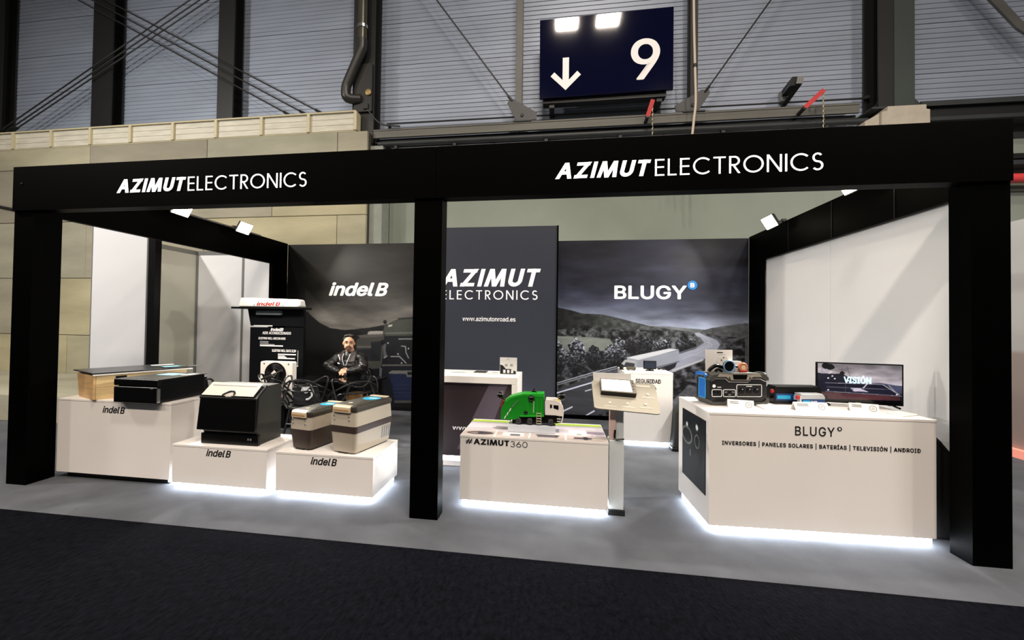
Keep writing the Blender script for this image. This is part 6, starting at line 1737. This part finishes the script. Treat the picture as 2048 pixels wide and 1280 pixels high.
# ---- television
A = at(1632, 803, Z=.936); B = at(1807.6, 813, Z=.936)
dv = (B-A); wTV = math.hypot(dv.x, dv.y); rzT = math.atan2(dv.y, dv.x)
hTV = at(1632, 723.5, Y=A.y).z-.936
t = thing('television', 'television on the counter showing a boat and the word VISIÓN', 'television', (A.x, A.y, ZC), rzT)
zb = .936-ZC
MB().box(0, wTV, 0, .018, zb, zb+hTV).build('bezel', M_blackp, t, bevel=.003)
MB().box(wTV*.12, wTV*.88, .019, .05, zb+.03, zb+hTV*.7).build('rear_case', M_blackp, t, bevel=.01)
def tv(u, v):
    n = fbm(u*5, v*7, 3, 5); n2 = fbm(u*3.2+2, v*6, 11, 4)
    s = np.interp(v, [.42, .55, .7, 1], [150, 176, 150, 120])*(.45+.95*n2)
    rgb = g3(s, (1, .97, 1.03))
    rgb = lay(rgb, v < .50-.22*np.abs(u-.74)+.05*n, g3(50+36*n, (.9, .95, 1.25)))
    rgb = lay(rgb, (v < .48) & (u > .86), g3(62+30*n, (.9, .95, 1.3)), .6)
    P = lambda *q: inpoly(u, v, q)
    rgb = lay(rgb, P((0, .0), (1, 0), (1, .26), (.85, .30), (.55, .50), (.36, .66), (.30, .74), (.20, .72), (.06, .72), (0, .74)), g3(18+22*n, (.95, .95, 1.3)))
    rgb = lay(rgb, P((0, .18), (1, .18), (.98, .22), (.86, .44), (.78, .50), (.40, .47), (.12, .50), (0, .48)), g3(20+16*n, (1, 1, 1.45)))
    rgb = lay(rgb, P((.02, .02), (.98, .02), (.98, .20), (.02, .22)), g3(36+20*n, (1.5, .85, .95)))
    rgb = lay(rgb, P((.0, .0), (1, 0), (1, .09), (.12, .03), (.12, .12), (0, .14)), (8, 8, 10))
    for a_, b_, c_, w_ in (((.10, .47), (.78, .49), 140, .006), ((.78, .49), (.97, .24), 170, .006), ((.60, .49), (.55, .37), 190, .007), ((.12, .36), (.88, .37), 110, .005), ((.85, .47), (.95, .25), 150, .006), ((.10, .24), (1, .21), 130, .006), ((.30, .92), (.30, .75), 70, .004), ((.36, .92), (.40, .62), 70, .003), ((.05, .88), (.06, .72), 120, .006), ((.06, .82), (.22, .78), 150, .006), ((.14, .72), (.17, .78), 190, .006), ((.34, .45), (.34, .24), 60, .004)):
        rgb = lay(rgb, segdist(u, v, a_, b_) < w_, (c_, c_, c_+12))
    for (a_, b_, r_, c_) in ((.10, .93, .05, 22), (.15, .91, .05, 22), (.18, .90, .03, 24), (.30, .75, .03, 24)): rgb = lay(rgb, np.hypot((u-a_), (v-b_)*.6) < r_, (c_, c_, c_))
    for (a_, b_) in ((.13, .60), (.21, .59), (.18, .66), (.13, .28), (.94, .24), (.38, .55)): rgb = lay(rgb, np.hypot(u-a_, (v-b_)*.6) < .010, (216, 216, 220))
    rgb = lay(rgb, P((.40, .36), (.52, .36), (.62, .27), (.52, .28), (.44, .27)) & (fbm(u*22, v*12, 6, 2) > .45), (170, 164, 186))
    return rgb
print_grid('screen', 150, 90, tv, lambda u, v: (.012+u*(wTV-.024), np.full(u.shape, -.0012), zb+.018+v*(hTV-.028)), mat('tv_screen', (90, 90, 90), .12, attr='print', emit=.8), t)
letters('VISIÓN', wTV*.325, wTV*.64, zb+hTV*.50, zb+hTV*.70, -.0015, mat('screen_cyan_white', (190, 232, 252), .4, emit=1.0), t, bold=.035, thick=.0008)
MB().box(wTV*.46, wTV*.52, -.0025, -.0005, zb+.005, zb+.011).build('brand_plate', M_letter_w, t)
for s, xx in ((-1, wTV*.10), (1, wTV*.88)):
    MB().tube([(xx, .01, zb+.004), (xx, -.05, .011), (xx+.0, -.10, .008)], .008, 6).build('stand_foot', M_blackp, t)
    MB().tube([(xx, .01, zb+.004), (xx, .04, .010), (xx, .065, .008)], .008, 6).build('stand_foot', M_blackp, t)

# ---- label cards and leaflets on the counter
def tent(label, q0, q1, rz, lines=2):
    a = at(*q0, Z=ZC); b = at(*q1, Z=ZC)
    w = math.hypot(b.x-a.x, b.y-a.y); rz = math.atan2(b.y-a.y, b.x-a.x)
    t = thing('label_card', label, 'label card', (a.x, a.y, ZC), rz, 'white label cards on the right counter')
    hh = .062
    MB().hexa([(0, 0, 0), (w, 0, 0), (w, .003, 0), (0, .003, 0)], [(0, .035, hh), (w, .035, hh), (w, .038, hh), (0, .038, hh)]).build('front_leaf', M_paper, t)
    MB().hexa([(0, .070, 0), (w, .070, 0), (w, .073, 0), (0, .073, 0)], [(0, .0385, hh), (w, .0385, hh), (w, .0415, hh), (0, .0415, hh)]).build('back_leaf', M_paper, t)
    f = lambda x, v: (x, .035*v/hh-.0012, v)
    for k in range(lines):
        v = .045-k*.011
        MB().hexa([f(w*.08, v), f(w*.42, v), f(w*.42, v+.0001), f(w*.08, v+.0001)], [f(w*.08, v+.005), f(w*.42, v+.005), f(w*.42, v+.0051), f(w*.08, v+.0051)]).build('text_line', mat('grey_text', (120, 118, 112), .5), t)
    MB().tube([f(w*.80+.022*math.cos(k*.3142), .030+.020*math.sin(k*.3142)) for k in range(20)], .002, 5, closed=True).build('round_mark', MATS['grey_text'], t)
    MB().tube([f(w*.80+.008*math.cos(k*.6283), .030+.007*math.sin(k*.6283)) for k in range(10)], .0015, 5, closed=True).build('round_mark', MATS['grey_text'], t)
    return t
tent('white label card in front of the power station', (1456, 815), (1509, 819), 0)
tent('white label card in front of the silver inverter', (1592, 821), (1660, 823), 0)
tent('white label card in front of the television', (1700, 822), (1760, 827), 0)
def leaf(name, label, q, m, th=.006, edge=None):
    pts = [(lambda p: (p.x, p.y))(at(a, b, Z=ZC)) for a, b in q]
    cx = sum(p[0] for p in pts)/len(pts); cy = sum(p[1] for p in pts)/len(pts)
    t = thing(name, label, 'leaflet', (cx, cy, ZC))
    MB((cx, cy, ZC)).prism(pts, 'z', ZC+.0005, ZC+th).build('sheet', m, t)
    if edge:
        pc2 = [(cx+(p[0]-cx)*.8, cy+(p[1]-cy)*.6) for p in pts]
        MB((cx, cy, ZC)).prism(pc2, 'z', ZC+th+.0003, ZC+th+.0012).build('printed_area', edge, t)
leaf('leaflet_stack', 'fanned white leaflets between the power station card and the inverters', [(1512, 812), (1540, 810), (1575, 823), (1540, 824)], M_paper, .012, mat('leaf_print', (208, 190, 176), .5))
leaf('leaflet', 'white curled leaflet near the right rear corner of the counter', [(1772, 826), (1800, 824), (1838, 831), (1806, 834)], M_paper, .008, mat('leaf_print2', (226, 224, 214), .5))
leaf('leaflet', 'long white sheet lying under the television', [(1662, 807), (1700, 809), (1698, 813), (1660, 811)], M_paper, .004)

# ---- black bag behind the counter, right end
M_bag2 = mat('black_fabric', (12, 12, 13), .8, noise=.2, scale=12)
t = thing('fabric_bag', 'black fabric bag slumped between the right counter and the front right post', 'bag', (7.98, .48, 0))
o = (7.98, .48, 0)
mb = MB(o)
mb.prism([(7.885, .0), (8.12, .0), (8.125, .50), (8.10, .62), (8.02, .72), (7.95, .80), (7.90, .82), (7.885, .80)], 'y', .36, .66)
mb.build('bag_body', M_bag2, t, bevel=.03, seg=3, smooth=True)
MB(o).tube([(7.92, .50, .80), (7.99, .47, .78), (8.05, .46, .72), (8.07, .46, .70)], .010, 6, 4).build('strap', M_bag2, t)
MB(o).box(8.07, 8.10, .340, .355, .10, .16).build('tag', M_whitep, t)
# ---- dark bag and tan strip behind the counter, left end
q = at(1352, 903, Z=.0)
t = thing('backpack', 'dark backpack standing behind the left rear corner of the right counter', 'backpack', (q.x+.06, q.y+.1, 0))
o = (q.x+.06, q.y+.1, 0)
M_bag3 = mat('dark_green_fabric', (26, 32, 32), .7, noise=.2, scale=10)
mb = MB(o)
mb.prism([(q.x-.04, .02), (q.x+.26, .02), (q.x+.27, .40), (q.x+.22, .58), (q.x+.08, .62), (q.x+.0, .50), (q.x-.02, .2)], 'y', q.y, q.y+.2)
mb.build('bag_body', M_bag3, t, bevel=.03, seg=3, smooth=True)
MB(o).box(q.x-.05, q.x+.2, q.y-.02, q.y+.18, 0, .05).build('bag_base', M_blackp, t, bevel=.015)
MB(o).tube([(q.x+.06, q.y-.01, .60), (q.x+.10, q.y-.03, .68), (q.x+.16, q.y-.01, .60)], .012, 6, 4).build('carry_loop', M_bag3, t)
MB(o).box(q.x+.10, q.x+.13, q.y-.025, q.y-.005, .04, .10).build('red_zip_pull', M_red, t)

# ------------------------------------------------------------------ pieces of parts go one level deeper
def nest(child, parent):
    for root in [o for o in bpy.data.objects if o.parent is None]:
        ch = list(root.children)
        ps = [c for c in ch if c.name.split('.')[0] == parent]
        if not ps: continue
        for c in ch:
            if c.name.split('.')[0] != child or c in ps: continue
            c0 = c.bound_box[0]; 
            best = min(ps, key=lambda p: (Vector(p.bound_box[0])-Vector(c0)).length)
            if not c.children: c.parent = best
for c, p in (('badge', 'drawer_front'), ('lid_clip', 'lid'), ('lid_plate', 'lid'), ('clip_plate', 'lid'), ('control_button', 'base_drawer'), ('vent_slot', 'side_board'), ('lid_edge', 'lid'),
             ('handle_groove', 'lid_handle'), ('lid_rib', 'lid'), ('screw', 'upper_shell'), ('round_sticker', 'lid'), ('lid_knob', 'lid'), ('display', 'upper_bumper'), ('light_facet', 'upper_bumper'),
             ('display_surround', 'upper_bumper'), ('socket', 'body'), ('usb_port', 'body'), ('mains_socket', 'body'), ('socket_frame', 'body'), ('socket_glint', 'body'), ('power_button', 'body'), ('side_panel_rim', 'side_panel'),
             ('cab_window', 'cab'), ('windscreen', 'cab'), ('beacon', 'cab'), ('bumper_guard', 'cab'), ('warning_stripe', 'hopper_body'), ('side_rib', 'hopper_body'), ('side_rail', 'hopper_body'), ('roof_rim', 'hopper_body'),
             ('antenna_tip', 'antenna'), ('grille_ring', 'fan_shroud'), ('fan_blade', 'fan_shroud'), ('hub_badge', 'fan_shroud'), ('printed_curl', 'bag_body'), ('printed_patch', 'bag_body'), ('touch_dot', 'board'),
             ('caption_line', 'board'), ('board_logo', 'board'), ('side_button', 'bezel'), ('screen', 'bezel'), ('brand_plate', 'bezel'), ('collar_piping', 'jacket'), ('jacket_logo', 'jacket'), ('collar', 'jacket'),
             ('eye', 'body'), ('lips', 'body'), ('label_patch', 'label_band'), ('red_terminal', 'case'), ('black_terminal', 'case'), ('cooling_fin', 'case'), ('glass', 'case'), ('text_line', 'tower_board'), ('printed_rule', 'tower_board'),
             ('logo_disc', 'body'), ('poster_frame', 'body'), ('product_picture', 'card_sheet'), ('product_drawing', 'card_sheet'), ('black_print', 'card_sheet'), ('printed_heading', 'card_sheet'), ('drawing_line', 'card_sheet'), ('drawing_spot', 'card_sheet')):
    nest(c, p)
